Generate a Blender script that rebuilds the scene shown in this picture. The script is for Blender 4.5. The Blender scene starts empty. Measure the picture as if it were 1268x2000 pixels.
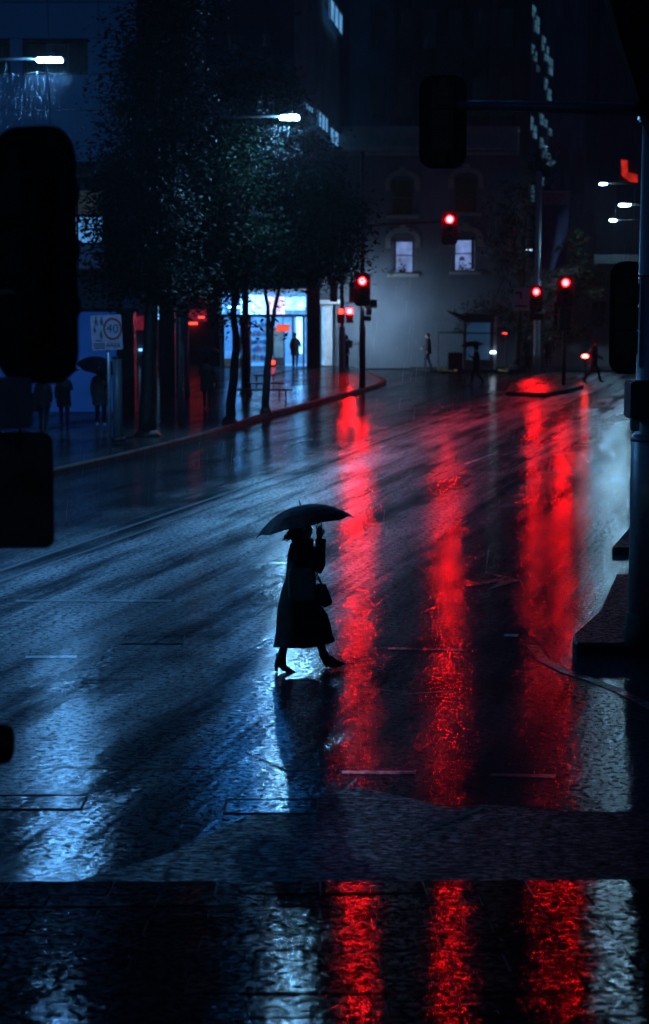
import bpy, bmesh, math, random
from mathutils import Vector, Matrix, Euler
random.seed(7)
scene = bpy.context.scene
COL = scene.collection

# ------------------------------------------------------------------ camera
CAMH, FPX, PW, PH = 4.4, 3630.0, 1268.0, 2000.0
PITCH = math.atan(448 / FPX)
cam_d = bpy.data.cameras.new('camera')
cam = bpy.data.objects.new('camera', cam_d)
COL.objects.link(cam)
cam.location = (0, 0, CAMH)
cam.rotation_euler = (math.pi / 2 - PITCH, 0, 0)
cam_d.sensor_fit = 'VERTICAL'
cam_d.sensor_height = 36.0
cam_d.lens = 36.0 * FPX / PH
cam_d.clip_end = 5000
cam_d.dof.use_dof = True
cam_d.dof.focus_distance = 21.6
cam_d.dof.aperture_fstop = 1.9
scene.camera = cam

# ------------------------------------------------------------------ world, exposure
world = bpy.data.worlds.new('World')
scene.world = world
world.use_nodes = True
wn = world.node_tree
sky = wn.nodes.new('ShaderNodeTexSky')
sky.sky_type = 'NISHITA'
sky.sun_disc = False
sky.sun_elevation = math.radians(2.0)
sky.sun_rotation = math.radians(200)
hs = wn.nodes.new('ShaderNodeMixRGB')
hs.blend_type = 'MULTIPLY'
hs.inputs['Fac'].default_value = 1.0
hs.inputs['Color2'].default_value = (0.05, 0.23, 1.0, 1)
wn.links.new(sky.outputs['Color'], hs.inputs['Color1'])
wn.links.new(hs.outputs['Color'], wn.nodes['Background'].inputs['Color'])
SKY_STRENGTH = 0.045
wn.nodes['Background'].inputs['Strength'].default_value = SKY_STRENGTH
scene.view_settings.view_transform = 'Standard'
scene.view_settings.look = 'None'
scene.view_settings.gamma = 1.0
scene.view_settings.exposure = 0.0
scene.cycles.use_denoising = True
scene.cycles.max_bounces = 6
scene.cycles.diffuse_bounces = 2
scene.cycles.glossy_bounces = 3
scene.cycles.sample_clamp_indirect = 4.0
scene.cycles.sample_clamp_direct = 0.0

# lamp strengths (radiance of the glowing panels)
LAMP_L = 2000.0
RED_L = 850.0

# ------------------------------------------------------------------ pixel -> place
def raydir(px, py):
    x = (px - PW / 2) / FPX
    y = (PH / 2 - py) / FPX
    c, s = math.cos(PITCH), math.sin(PITCH)
    return Vector((x, c + y * s, -s + y * c))
def at(px, py, Y):
    d = raydir(px, py)
    return Vector((0, 0, CAMH)) + d * (Y / d.y)
def gnd(px, py, z=0.0):
    d = raydir(px, py)
    return Vector((0, 0, CAMH)) + d * ((z - CAMH) / d.z)
def ppm(Y, z=0.0):
    return FPX / (Y * math.cos(PITCH) + (CAMH - z) * math.sin(PITCH))

# ------------------------------------------------------------------ mesh helper
def frame_of(d):
    d = Vector(d).normalized()
    a = Vector((0, 0, 1)) if abs(d.z) < 0.9 else Vector((1, 0, 0))
    u = d.cross(a).normalized()
    return u, d.cross(u).normalized(), d
class MB:
    def __init__(self):
        self.v, self.f, self.mi = [], [], []
    def add(self, vs, fs, mi=0):
        o = len(self.v)
        self.v += [Vector(p) for p in vs]
        for f in fs:
            self.f.append([i + o for i in f]); self.mi.append(mi)
        return self
    def box(self, c, size, R=None, mi=0):
        hx, hy, hz = [s / 2 for s in size]
        vs = [Vector((x, y, z)) for x in (-hx, hx) for y in (-hy, hy) for z in (-hz, hz)]
        if R is not None: vs = [R @ p for p in vs]
        c = Vector(c)
        return self.add([c + p for p in vs], [(0, 1, 3, 2), (4, 6, 7, 5), (0, 4, 5, 1), (2, 3, 7, 6), (0, 2, 6, 4), (1, 5, 7, 3)], mi)
    def bx(self, x0, x1, y0, y1, z0, z1, mi=0):
        return self.box(((x0 + x1) / 2, (y0 + y1) / 2, (z0 + z1) / 2), (x1 - x0, y1 - y0, z1 - z0), None, mi)
    def path(self, pts, rad, n=8, cap=True, mi=0, flat=1.0):
        pts = [Vector(p) for p in pts]
        if not isinstance(rad, (list, tuple)): rad = [rad] * len(pts)
        vs, fs = [], []
        pu = None
        for i, p in enumerate(pts):
            d = (pts[min(i + 1, len(pts) - 1)] - pts[max(i - 1, 0)])
            u, w, d = frame_of(d)
            if pu is not None:
                u = (pu - d * pu.dot(d)).normalized(); w = d.cross(u)
            pu = u
            for k in range(n):
                a = 2 * math.pi * k / n
                vs.append(p + (u * math.cos(a) + w * math.sin(a) * flat) * rad[i])
        for i in range(len(pts) - 1):
            for k in range(n):
                k2 = (k + 1) % n
                fs.append((i * n + k, i * n + k2, (i + 1) * n + k2, (i + 1) * n + k))
        if cap:
            fs.append(tuple(range(n - 1, -1, -1)))
            fs.append(tuple((len(pts) - 1) * n + k for k in range(n)))
        return self.add(vs, fs, mi)
    def tube(self, p0, p1, r0, r1=None, n=10, mi=0):
        return self.path([p0, p1], [r0, r0 if r1 is None else r1], n, True, mi)
    def prism(self, poly, o, u, v, depth, mi=0):
        """polygon (list of 2-d) in the frame o,u,v pushed along u x v by depth"""
        o, u, v = Vector(o), Vector(u), Vector(v)
        w = u.cross(v).normalized() * depth
        n = len(poly)
        vs = [o + u * a + v * b for a, b in poly] + [o + u * a + v * b + w for a, b in poly]
        fs = [tuple(range(n - 1, -1, -1)), tuple(range(n, 2 * n))]
        fs += [(k, (k + 1) % n, n + (k + 1) % n, n + k) for k in range(n)]
        return self.add(vs, fs, mi)
    def rings(self, rings, cap=True, mi=0):
        n = len(rings[0]); vs = [p for r in rings for p in r]; fs = []
        for i in range(len(rings) - 1):
            for k in range(n):
                k2 = (k + 1) % n
                fs.append((i * n + k, i * n + k2, (i + 1) * n + k2, (i + 1) * n + k))
        if cap:
            fs.append(tuple(range(n - 1, -1, -1)))
            fs.append(tuple((len(rings) - 1) * n + k for k in range(n)))
        return self.add(vs, fs, mi)
    def ball(self, c, r, n=10, m=6, mi=0):
        c = Vector(c); r = Vector(r) if not isinstance(r, (int, float)) else Vector((r, r, r))
        rg = []
        for i in range(m + 1):
            t = math.pi * (0.04 + 0.92 * i / m)
            rg.append([c + Vector((r.x * math.sin(t) * math.cos(2 * math.pi * k / n), r.y * math.sin(t) * math.sin(2 * math.pi * k / n), -r.z * math.cos(t))) for k in range(n)])
        return self.rings(rg, True, mi)
    def build(self, name, mat, parent=None, smooth=False, bevel=0.0):
        off = Vector((0, 0, 0)); q = parent
        while q is not None:
            off += Vector(q.location); q = q.parent
        me = bpy.data.meshes.new(name)
        me.from_pydata([p - off for p in self.v], [], self.f)
        for m in (mat if isinstance(mat, (list, tuple)) else [mat]): me.materials.append(m)
        me.polygons.foreach_set('material_index', self.mi)
        bm = bmesh.new(); bm.from_mesh(me)
        if bevel > 0:
            bmesh.ops.bevel(bm, geom=[e for e in bm.edges if len(e.link_faces) == 2 and e.calc_face_angle(0) > 0.6], offset=bevel, segments=2, affect='EDGES', clamp_overlap=True)
        bmesh.ops.recalc_face_normals(bm, faces=bm.faces)
        bm.to_mesh(me); bm.free()
        if smooth: me.polygons.foreach_set('use_smooth', [True] * len(me.polygons))
        o = bpy.data.objects.new(name, me)
        COL.objects.link(o)
        o.parent = parent
        return o
def tag(o, label=None, cat=None, group=None, kind=None):
    if label: o['label'] = label
    if cat: o['category'] = cat
    if group: o['group'] = group
    if kind: o['kind'] = kind
    return o
def empty(name, loc, label, cat, group=None):
    o = bpy.data.objects.new(name, None)
    o.empty_display_size = 0.2
    COL.objects.link(o); o.location = Vector(loc)
    return tag(o, label, cat, group)
def struct(name, mb, mat, smooth=False, bevel=0.0, parent=None):
    o = mb.build(name, mat, parent, smooth, bevel)
    if parent is None: o['kind'] = 'structure'
    return o
def rrect(w, h, r, n=6):
    p = []
    for cx, cy, a0 in ((w / 2 - r, h / 2 - r, 0), (-w / 2 + r, h / 2 - r, 90), (-w / 2 + r, -h / 2 + r, 180), (w / 2 - r, -h / 2 + r, 270)):
        for k in range(n + 1):
            a = math.radians(a0 + 90 * k / n)
            p.append((cx + r * math.cos(a), cy + r * math.sin(a)))
    return p
def circ(r, n=16, cx=0, cy=0):
    return [(cx + r * math.cos(2 * math.pi * k / n), cy + r * math.sin(2 * math.pi * k / n)) for k in range(n)]

# ------------------------------------------------------------------ materials
def nodes_of(name):
    m = bpy.data.materials.new(name); m.use_nodes = True
    nt = m.node_tree
    return m, nt, nt.nodes['Principled BSDF']
def N(nt, t, **kw):
    n = nt.nodes.new(t)
    for k, v in kw.items():
        if k in n.inputs.keys(): n.inputs[k].default_value = v
        else: setattr(n, k, v)
    return n
def noise(nt, vec, scale, detail=3.0, rough=0.55):
    n = N(nt, 'ShaderNodeTexNoise', Scale=scale, Detail=detail, Roughness=rough)
    if vec is not None: nt.links.new(vec, n.inputs['Vector'])
    return n.outputs['Fac']
def ramp(nt, fac, stops):
    r = nt.nodes.new('ShaderNodeValToRGB')
    e = r.color_ramp.elements
    e[0].position, e[1].position = stops[0][0], stops[-1][0]
    for i, (p, c) in enumerate(stops):
        if 0 < i < len(stops) - 1: el = e.new(p)
        el = [x for x in e if abs(x.position - p) < 1e-6][0]
        el.color = (c, c, c, 1) if isinstance(c, (int, float)) else (*c, 1)
    nt.links.new(fac, r.inputs['Fac'])
    return r.outputs['Color']
def math_(nt, op, a, b=0.5):
    n = nt.nodes.new('ShaderNodeMath'); n.operation = op
    for i, x in enumerate((a, b)):
        if isinstance(x, (int, float)): n.inputs[i].default_value = x
        else: nt.links.new(x, n.inputs[i])
    return n.outputs[0]
def mix(nt, fac, a, b):
    n = nt.nodes.new('ShaderNodeMixRGB')
    for i, x in zip(('Fac', 'Color1', 'Color2'), (fac, a, b)):
        if isinstance(x, (int, float)): n.inputs[i].default_value = x if i == 'Fac' else (x, x, x, 1)
        elif isinstance(x, (tuple, list)): n.inputs[i].default_value = (*x, 1)
        else: nt.links.new(x, n.inputs[i])
    return n.outputs['Color']
def bump(nt, bs, height, strength, dist):
    b = N(nt, 'ShaderNodeBump', Strength=strength, Distance=dist)
    nt.links.new(height, b.inputs['Height']); nt.links.new(b.outputs['Normal'], bs.inputs['Normal'])
def mat(name, col, rough=0.5, metal=0.0, var=0.25, nscale=3.0, bmp=0.0, bscale=40.0, ior=1.45):
    m, nt, bs = nodes_of(name)
    tc = N(nt, 'ShaderNodeTexCoord').outputs['Object']
    nz = noise(nt, tc, nscale, 4.0)
    c2 = tuple(c * (1 - var) for c in col)
    nt.links.new(mix(nt, ramp(nt, nz, [(0.35, 0.0), (0.65, 1.0)]), col, c2), bs.inputs['Base Color'])
    nt.links.new(ramp(nt, nz, [(0.3, max(0.03, rough * 0.8)), (0.7, min(1, rough * 1.2))]), bs.inputs['Roughness'])
    bs.inputs['Metallic'].default_value = metal
    bs.inputs['IOR'].default_value = ior
    if bmp > 0: bump(nt, bs, noise(nt, tc, bscale, 3.0), bmp, 0.02)
    return m
def emis(name, col, strength, var=0.0, nscale=2.0):
    m, nt, bs = nodes_of(name)
    bs.inputs['Base Color'].default_value = (0.02, 0.02, 0.02, 1)
    bs.inputs['Emission Color'].default_value = (*col, 1)
    bs.inputs['Emission Strength'].default_value = strength
    if var > 0:
        tc = N(nt, 'ShaderNodeTexCoord').outputs['Object']
        nz = noise(nt, tc, nscale, 3.0)
        nt.links.new(math_(nt, 'MULTIPLY', ramp(nt, nz, [(0.35, 1 - var), (0.65, 1.0)]), strength), bs.inputs['Emission Strength'])
    return m
ROADDIR = math.atan(0.262)       # the street runs to the right of the view axis

def wet_road(name, r0, r1, col, fine, coarse, grain=0.4, sp=((0.34, 0.35), (0.48, 0.85), (0.58, 1.0)), broad=0.36, bmix=0.15, xs=0.27, glit=14.0, sp2=((0.38, 0.14), (0.47, 0.75), (0.54, 1.0)), band=None):
    m, nt, bs = nodes_of(name)
    tc = nt.nodes.new('ShaderNodeNewGeometry').outputs['Position']
    mp = N(nt, 'ShaderNodeMapping')
    mp.inputs['Rotation'].default_value = (0, 0, ROADDIR)
    nt.links.new(tc, mp.inputs['Vector'])
    mp2 = N(nt, 'ShaderNodeMapping')
    mp2.inputs['Scale'].default_value = (1.0, 0.07, 1.0)
    nt.links.new(mp.outputs[0], mp2.inputs['Vector'])
    streak = noise(nt, mp2.outputs[0], 1.5, 6.0, 0.66)
    patch = noise(nt, tc, 0.55, 5.0, 0.62)
    pud = noise(nt, tc, 2.2, 4.0, 0.6)
    gr = noise(nt, tc, 9.0, 3.0, 0.7)
    wet = math_(nt, 'ADD', math_(nt, 'MULTIPLY', streak, 0.50), math_(nt, 'MULTIPLY', patch, 0.22))
    wet = math_(nt, 'ADD', wet, math_(nt, 'MULTIPLY', pud, 0.12))
    wet = math_(nt, 'ADD', wet, math_(nt, 'MULTIPLY', gr, 0.16))
    wetm = ramp(nt, wet, [(0.34, 0.0), (0.66, 1.0)])
    mp3 = N(nt, 'ShaderNodeMapping'); mp3.inputs['Scale'].default_value = (xs, 1.0, 1.0); nt.links.new(tc, mp3.inputs['Vector'])
    gl_ = ramp(nt, noise(nt, tc, glit, 3.0, 0.7), list(sp2))
    spk0 = ramp(nt, noise(nt, mp3.outputs[0], 34.0, 2.0, 0.65), list(sp))
    spk = math_(nt, 'MULTIPLY', spk0, gl_)
    dark = math_(nt, 'ADD', math_(nt, 'MULTIPLY', streak, 0.62), math_(nt, 'MULTIPLY', patch, 0.26))
    dark = math_(nt, 'ADD', dark, math_(nt, 'MULTIPLY', gr, 0.12))
    patchy = ramp(nt, dark, [(0.41, 0.34), (0.49, 0.80), (0.56, 1.0)])
    agg = noise(nt, tc, 22.0, 2.0)
    df = N(nt, 'ShaderNodeBsdfDiffuse'); gl = N(nt, 'ShaderNodeBsdfGlossy', distribution='BECKMANN'); fr = N(nt, 'ShaderNodeFresnel', IOR=1.36); ms = N(nt, 'ShaderNodeMixShader')
    nt.links.new(mix(nt, wetm, r0, r1), gl.inputs['Roughness'])
    nt.links.new(mix(nt, agg, tuple(c * 0.55 for c in col), tuple(c * 1.5 for c in col)), df.inputs['Color'])
    mc = N(nt, 'ShaderNodeMixRGB', blend_type='MULTIPLY'); mc.inputs['Fac'].default_value = 1.0
    nt.links.new(spk, mc.inputs['Color1']); nt.links.new(patchy, mc.inputs['Color2']); nt.links.new(mc.outputs[0], gl.inputs['Color'])
    f1 = noise(nt, mp3.outputs[0], 23.0, 3.0, 0.65)
    f2 = noise(nt, mp3.outputs[0], 60.0, 2.0, 0.6)
    f3 = noise(nt, mp2.outputs[0], 3.0, 3.0, 0.6)
    h = math_(nt, 'ADD', math_(nt, 'MULTIPLY', f1, coarse), math_(nt, 'MULTIPLY', f2, fine))
    h = math_(nt, 'MULTIPLY', h, mix(nt, wetm, 1 - grain, 1.0))
    h = math_(nt, 'ADD', h, math_(nt, 'MULTIPLY', f3, coarse * 1.2))
    bp = N(nt, 'ShaderNodeBump', Strength=1.0, Distance=1.0)
    nt.links.new(h, bp.inputs['Height'])
    for n_ in (df, gl, fr): nt.links.new(bp.outputs['Normal'], n_.inputs['Normal'])
    g2 = N(nt, 'ShaderNodeBsdfGlossy', distribution='GGX'); g2.inputs['Roughness'].default_value = broad
    nt.links.new(mc.outputs[0], g2.inputs['Color']); nt.links.new(bp.outputs['Normal'], g2.inputs['Normal'])
    mg = N(nt, 'ShaderNodeMixShader'); mg.inputs[0].default_value = bmix
    if band is not None:     # coarser, pale worn strip of asphalt along the middle of the carriageway
        sx = N(nt, 'ShaderNodeSeparateXYZ'); nt.links.new(mp.outputs[0], sx.inputs[0])
        wob = math_(nt, 'MULTIPLY', math_(nt, 'SUBTRACT', patch, 0.5), 2.4)
        fall = 0.0
        for c0, wid, amp in band:
            dd = math_(nt, 'ABSOLUTE', math_(nt, 'ADD', math_(nt, 'SUBTRACT', sx.outputs[0], c0), wob))
            one = math_(nt, 'SUBTRACT', 1.0, math_(nt, 'MINIMUM', math_(nt, 'DIVIDE', dd, wid), 1.0))
            fall = math_(nt, 'ADD', fall, math_(nt, 'MULTIPLY', one, amp))
        fall = math_(nt, 'MULTIPLY', fall, ramp(nt, streak, [(0.36, 0.25), (0.58, 1.0)]))
        nt.links.new(math_(nt, 'ADD', math_(nt, 'MINIMUM', fall, 0.85), bmix), mg.inputs[0])
    nt.links.new(gl.outputs[0], mg.inputs[1]); nt.links.new(g2.outputs[0], mg.inputs[2])
    nt.links.new(fr.outputs[0], ms.inputs[0]); nt.links.new(df.outputs[0], ms.inputs[1]); nt.links.new(mg.outputs[0], ms.inputs[2])
    nt.links.new(ms.outputs[0], nt.nodes['Material Output'].inputs['Surface'])
    nt.nodes.remove(bs)
    return m
M = {}
def across(px, py):
    c = gnd(px, py)
    return c.x * math.cos(ROADDIR) - c.y * math.sin(ROADDIR)
M['road'] = wet_road('wet_asphalt', 0.08, 0.20, (0.013, 0.018, 0.026), 0.0021, 0.0046, bmix=0.07, broad=0.39, band=((across(600, 955), 2.7, 0.85), (across(330, 1330), 1.5, 0.42)))
M['apron'] = wet_road('rough_apron_asphalt', 0.40, 0.52, (0.018, 0.021, 0.025), 0.0022, 0.0040, 0.4, ((0.36, 0.03), (0.52, 0.25), (0.68, 0.7)), 0.5, 0.05)
M['paver'] = wet_road('wet_stone_paver', 0.06, 0.11, (0.008, 0.009, 0.012), 0.0012, 0.0020, 0.1, ((0.36, 0.2), (0.50, 0.6), (0.64, 1.0)), 0.3, 0.015, 0.36, 18.0, ((0.42, 0.03), (0.52, 0.55), (0.60, 1.0)))
M['footpath'] = wet_road('wet_footpath', 0.10, 0.22, (0.03, 0.033, 0.038), 0.0010, 0.0032)
M['island'] = wet_road('wet_concrete', 0.22, 0.40, (0.030, 0.032, 0.036), 0.002, 0.006)
M['kerb'] = mat('kerb_stone', (0.012, 0.013, 0.015), 0.70, 0, 0.4, 6.0, 0.3, 30)
M['ground'] = mat('ground_soil', (0.03, 0.03, 0.03), 0.8, 0, 0.3, 0.3)
M['groove'] = mat('asphalt_groove', (0.006, 0.006, 0.007), 0.85)
M['mark'] = wet_road('worn_road_paint', 0.16, 0.34, (0.34, 0.36, 0.37), 0.002, 0.005)
M['markdull'] = wet_road('very_worn_road_paint', 0.16, 0.34, (0.07, 0.074, 0.078), 0.002, 0.005)
M['iron'] = mat('wet_cast_iron', (0.02, 0.02, 0.022), 0.35, 0.5, 0.4, 20, 0.5, 60)
M['black'] = mat('black_plastic', (0.010, 0.010, 0.011), 0.45, 0, 0.3, 8)
M['blackm'] = mat('matt_black_paint', (0.008, 0.008, 0.009), 0.75, 0, 0.3, 8)
M['galv'] = mat('galvanised_steel', (0.32, 0.34, 0.36), 0.42, 0.6, 0.25, 9, 0.1, 50)
M['postgrey'] = mat('grey_painted_steel', (0.16, 0.18, 0.20), 0.42, 0.2, 0.25, 6)
M['postdark'] = mat('dark_painted_steel', (0.03, 0.034, 0.04), 0.38, 0.2, 0.25, 6)
M['signback'] = mat('sign_back_aluminium', (0.055, 0.058, 0.065), 0.55, 0.2, 0.4, 7)
M['signface'] = mat('white_sign_face', (0.36, 0.27, 0.33), 0.5, 0, 0.2, 9)
M['signred'] = mat('red_sign_ring', (0.30, 0.035, 0.03), 0.5, 0, 0.1, 5)
M['signink'] = mat('dark_sign_ink', (0.05, 0.05, 0.07), 0.5, 0, 0.1, 5)
M['pinksign'] = mat('white_turn_sign', (0.55, 0.50, 0.52), 0.5, 0, 0.15, 9)
M['red'] = emis('red_signal_lens', (1.0, 0.0012, 0.0016), RED_L)
M['redb'] = emis('dimmer_red_signal_lens', (1.0, 0.0016, 0.002), RED_L * 0.6)
M['redsmall'] = emis('small_red_lens', (1.0, 0.05, 0.03), 4.0)
M['deadlens'] = mat('unlit_signal_lens', (0.012, 0.014, 0.012), 0.2)
M['led'] = emis('street_lamp_led_panel', (0.12, 0.45, 1.0), LAMP_L * 1.1)
M['led2'] = emis('second_street_lamp_led_panel', (0.20, 0.58, 1.0), LAMP_L * 1.5)
M['ledfar'] = emis('far_street_lamp_led_panel', (0.32, 0.68, 1.0), LAMP_L * 0.75)
M['ledtiny'] = emis('tiny_street_lamp_panel', (0.40, 0.74, 1.0), 25.0)
M['bark'] = mat('wet_bark', (0.020, 0.017, 0.014), 0.55, 0, 0.5, 12, 0.8, 25)
def leafmat(name, col):
    m, nt, bs = nodes_of(name)
    g = nt.nodes.new('ShaderNodeNewGeometry')
    c = mix(nt, g.outputs['Random Per Island'], tuple(x * 0.5 for x in col), tuple(x * 1.4 for x in col))
    nt.links.new(c, bs.inputs['Base Color'])
    bs.inputs['Roughness'].default_value = 0.55
    bs.inputs['Specular IOR Level'].default_value = 0.04
    return m
M['leaf'] = leafmat('dark_wet_leaf', (0.0022, 0.0072, 0.0024))
M['leafy'] = leafmat('yellow_green_leaf', (0.020, 0.026, 0.008))
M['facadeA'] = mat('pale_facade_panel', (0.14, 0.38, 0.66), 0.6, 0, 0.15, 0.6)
M['joint'] = mat('facade_joint', (0.05, 0.05, 0.055), 0.8)
M['darkwall'] = mat('dark_cladding', (0.018, 0.019, 0.022), 0.6, 0, 0.3, 0.5)
M['wallB'] = mat('concrete_wall', (0.10, 0.11, 0.13), 0.7, 0, 0.3, 0.4)
M['render'] = mat('painted_render', (0.070, 0.092, 0.120), 0.75, 0, 0.3, 0.5, 0.2, 6)
M['trim'] = mat('moulded_trim', (0.19, 0.19, 0.19), 0.7, 0, 0.2, 2)
M['tower'] = mat('dark_tower_stone', (0.045, 0.047, 0.055), 0.7, 0, 0.3, 0.2)
M['brownwall'] = mat('brown_wall', (0.13, 0.10, 0.10), 0.7, 0, 0.3, 0.4)
M['glass'] = mat('dark_window_glass', (0.008, 0.010, 0.014), 0.08, 0, 0.2, 1)
M['frame'] = mat('window_frame_paint', (0.05, 0.05, 0.055), 0.5)
M['hoard'] = emis('glowing_blue_hoarding', (0.010, 0.09, 0.52), 0.30, 0.35, 0.5)  # blue light on the hoarding put into the material as its own glow
M['winblue'] = emis('lit_office_window', (0.16, 0.50, 1.0), 0.75, 0.4, 1.5)
M['wincyan'] = emis('lit_tower_window', (0.22, 0.62, 0.95), 0.30, 0.7, 0.8)
M['winsash'] = emis('lit_sash_window', (0.30, 0.46, 1.0), 0.62, 0.5, 1.6)
M['winwarm'] = emis('lit_lobby_window', (0.12, 0.42, 1.0), 1.1, 0.5, 0.7)
M['lobdim'] = emis('dim_lobby_window', (0.03, 0.09, 0.30), 0.16, 0.4, 0.7)
M['lobgrey'] = emis('grey_lobby_blind', (0.30, 0.38, 0.45), 0.06, 0.4, 0.7)
M['winhigh'] = emis('lit_high_window', (0.03, 0.30, 1.0), 18.0, 0.4, 1.0)
M['flood'] = emis('floodlight_panel', (0.50, 0.74, 1.0), 480.0)
M['shopsign'] = emis('lit_shop_sign', (0.16, 0.50, 1.0), 9.0, 0.6, 2.5)
M['shopceil'] = emis('shop_ceiling_light', (0.06, 0.36, 1.0), 110.0)
M['shopwall'] = mat('white_shop_wall', (0.55, 0.58, 0.62), 0.5)
M['redsign'] = emis('red_lit_sign', (1.0, 0.10, 0.04), 1.2, 0.3, 4)
M['neon'] = emis('red_neon_sign', (1.0, 0.03, 0.015), 0.6, 0.6, 3)
M['pinkglow'] = emis('dim_pink_lit_sign', (0.9, 0.05, 0.14), 0.22, 0.6, 3)
M['whitelamp'] = emis('small_white_lamp', (0.6, 0.8, 1.0), 14.0)
M['bluelamp'] = emis('small_blue_lamp', (0.15, 0.5, 1.0), 3.0)
M['banner'] = mat('navy_banner_cloth', (0.022, 0.035, 0.10), 0.7, 0, 0.4, 3)
M['bannertop'] = mat('pale_banner_print', (0.12, 0.12, 0.17), 0.7, 0, 0.5, 9)
M['awn'] = mat('awning_sheet', (0.02, 0.022, 0.03), 0.6)
M['skin'] = mat('skin', (0.36, 0.22, 0.16), 0.5, 0, 0.1, 10)
M['hair'] = mat('dark_hair', (0.012, 0.009, 0.008), 0.5, 0, 0.4, 60, 0.5, 90)
M['coat'] = mat('black_wool_coat', (0.004, 0.004, 0.005), 0.95, 0, 0.3, 12, 0.3, 90)
M['knit'] = mat('dark_green_knit', (0.09, 0.17, 0.15), 0.9, 0, 0.3, 40, 0.5, 120)
M['leather'] = mat('dark_leather', (0.018, 0.012, 0.014), 0.45, 0, 0.3, 14, 0.3, 60)
M['bootl'] = mat('black_leather', (0.006, 0.006, 0.007), 0.45, 0, 0.3, 14)
M['brolly'] = mat('black_umbrella_nylon', (0.003, 0.004, 0.006), 0.8, 0, 0.3, 6)
M['chrome'] = mat('umbrella_steel', (0.25, 0.26, 0.28), 0.3, 0.9)
M['jacket'] = mat('grey_jacket', (0.06, 0.065, 0.075), 0.8, 0, 0.3, 8)
M['navy'] = mat('dark_clothes', (0.012, 0.013, 0.017), 0.85, 0, 0.3, 8)
M['denim'] = mat('blue_denim', (0.025, 0.035, 0.07), 0.85, 0, 0.3, 12)
M['white'] = mat('white_shoe', (0.6, 0.62, 0.64), 0.5)
M['paper'] = mat('yellow_leaf_litter', (0.42, 0.33, 0.10), 0.6)

def clear_glass():
    m, nt, bs = nodes_of('clear_glass')
    t = N(nt, 'ShaderNodeBsdfTransparent'); g = N(nt, 'ShaderNodeBsdfGlossy', Roughness=0.03)
    mx = N(nt, 'ShaderNodeMixShader'); lw = N(nt, 'ShaderNodeFresnel', IOR=1.45)
    t.inputs['Color'].default_value = (0.86, 0.92, 0.95, 1)
    nt.links.new(lw.outputs[0], mx.inputs[0]); nt.links.new(t.outputs[0], mx.inputs[1]); nt.links.new(g.outputs[0], mx.inputs[2])
    nt.links.new(mx.outputs[0], nt.nodes['Material Output'].inputs['Surface'])
    return m
M['clear'] = clear_glass()

# ================================================================== THE SETTING
def sheet(name, pts, z, m, thick=0.0, zb=None):
    """flat polygon of ground points; with thick it is a slab"""
    mb = MB()
    p = [Vector((q[0], q[1], z)) for q in pts]
    if thick == 0: mb.add(p, [tuple(range(len(p)))])
    else:
        n = len(p)
        mb.add(p + [q - Vector((0, 0, thick)) for q in p], [tuple(range(n)), tuple(range(2 * n - 1, n - 1, -1))] + [(k, (k + 1) % n, n + (k + 1) % n, n + k) for k in range(n)])
    return struct(name, mb, m)
sheet('ground', [(-2500, -500), (2500, -500), (2500, 4000), (-2500, 4000)], -0.06, M['ground'])
sheet('road', [(-60, 2), (60, 2), (60, 260), (-60, 260)], 0.0, M['road'])

# --- footpath with kerb on the far side of the road (left of the picture)
YC = gnd(634, 721).y                      # line of the far house fronts
kpx = [(104, 930), (250, 896), (400, 857), (510, 820), (565, 806), (644, 784), (704, 768), (738, 757), (752, 750)]
kl = [gnd(*p) for p in kpx]
d0 = (kl[1] - kl[0]).normalized()
kl = [kl[0] - d0 * 34] + kl
kl += [Vector((kl[-1].x + 0.1, kl[-1].y + 0.8, 0)), Vector((kl[-1].x - 0.6, YC - 5, 0)), Vector((kl[-1].x - 1.4, YC + 1, 0))]
def offset_line(pl, d):
    out = []
    for i, p in enumerate(pl):
        t = (pl[min(i + 1, len(pl) - 1)] - pl[max(i - 1, 0)]).normalized()
        out.append(p + Vector((-t.y, t.x, 0)) * d)
    return out
ki = offset_line(kl, 0.17)
mb = MB()
for i in range(len(kl) - 1):
    a, b, c, d = kl[i], kl[i + 1], ki[i + 1], ki[i]
    up = Vector((0, 0, 0.155)); bt = Vector((0, 0, -0.05)); bev = (d - a) * 0.12
    mb.add([a + bt, b + bt, b + up * 0.8, a + up * 0.8, b + up + bev, a + up + bev, c + up, d + up], [(0, 1, 2, 3), (3, 2, 4, 5), (5, 4, 6, 7)])
struct('kerb', mb, M['kerb'])
ft = [p.copy() for p in offset_line(kl, 0.165)]
sheet('footpath', [(p.x, p.y) for p in ft] + [(-60, YC + 1), (-60, ft[0].y)], 0.150, M['footpath'], 0.2)
# footpath in front of the far houses
yk = gnd(900, 727).y
sheet('far_footpath', [(kl[-1].x + 4, yk), (60, yk), (60, YC + 6), (kl[-1].x + 1.6, YC + 6)], 0.12, M['footpath'], 0.2)
# --- traffic island in the far junction
isl = [gnd(988, 773), gnd(1066, 776), gnd(1110, 768), gnd(1140, 759), gnd(1128, 741), gnd(1060, 736), gnd(1000, 752)]
sheet('far_traffic_island', [(p.x, p.y) for p in isl], 0.16, M['island'], 0.25)
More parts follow.
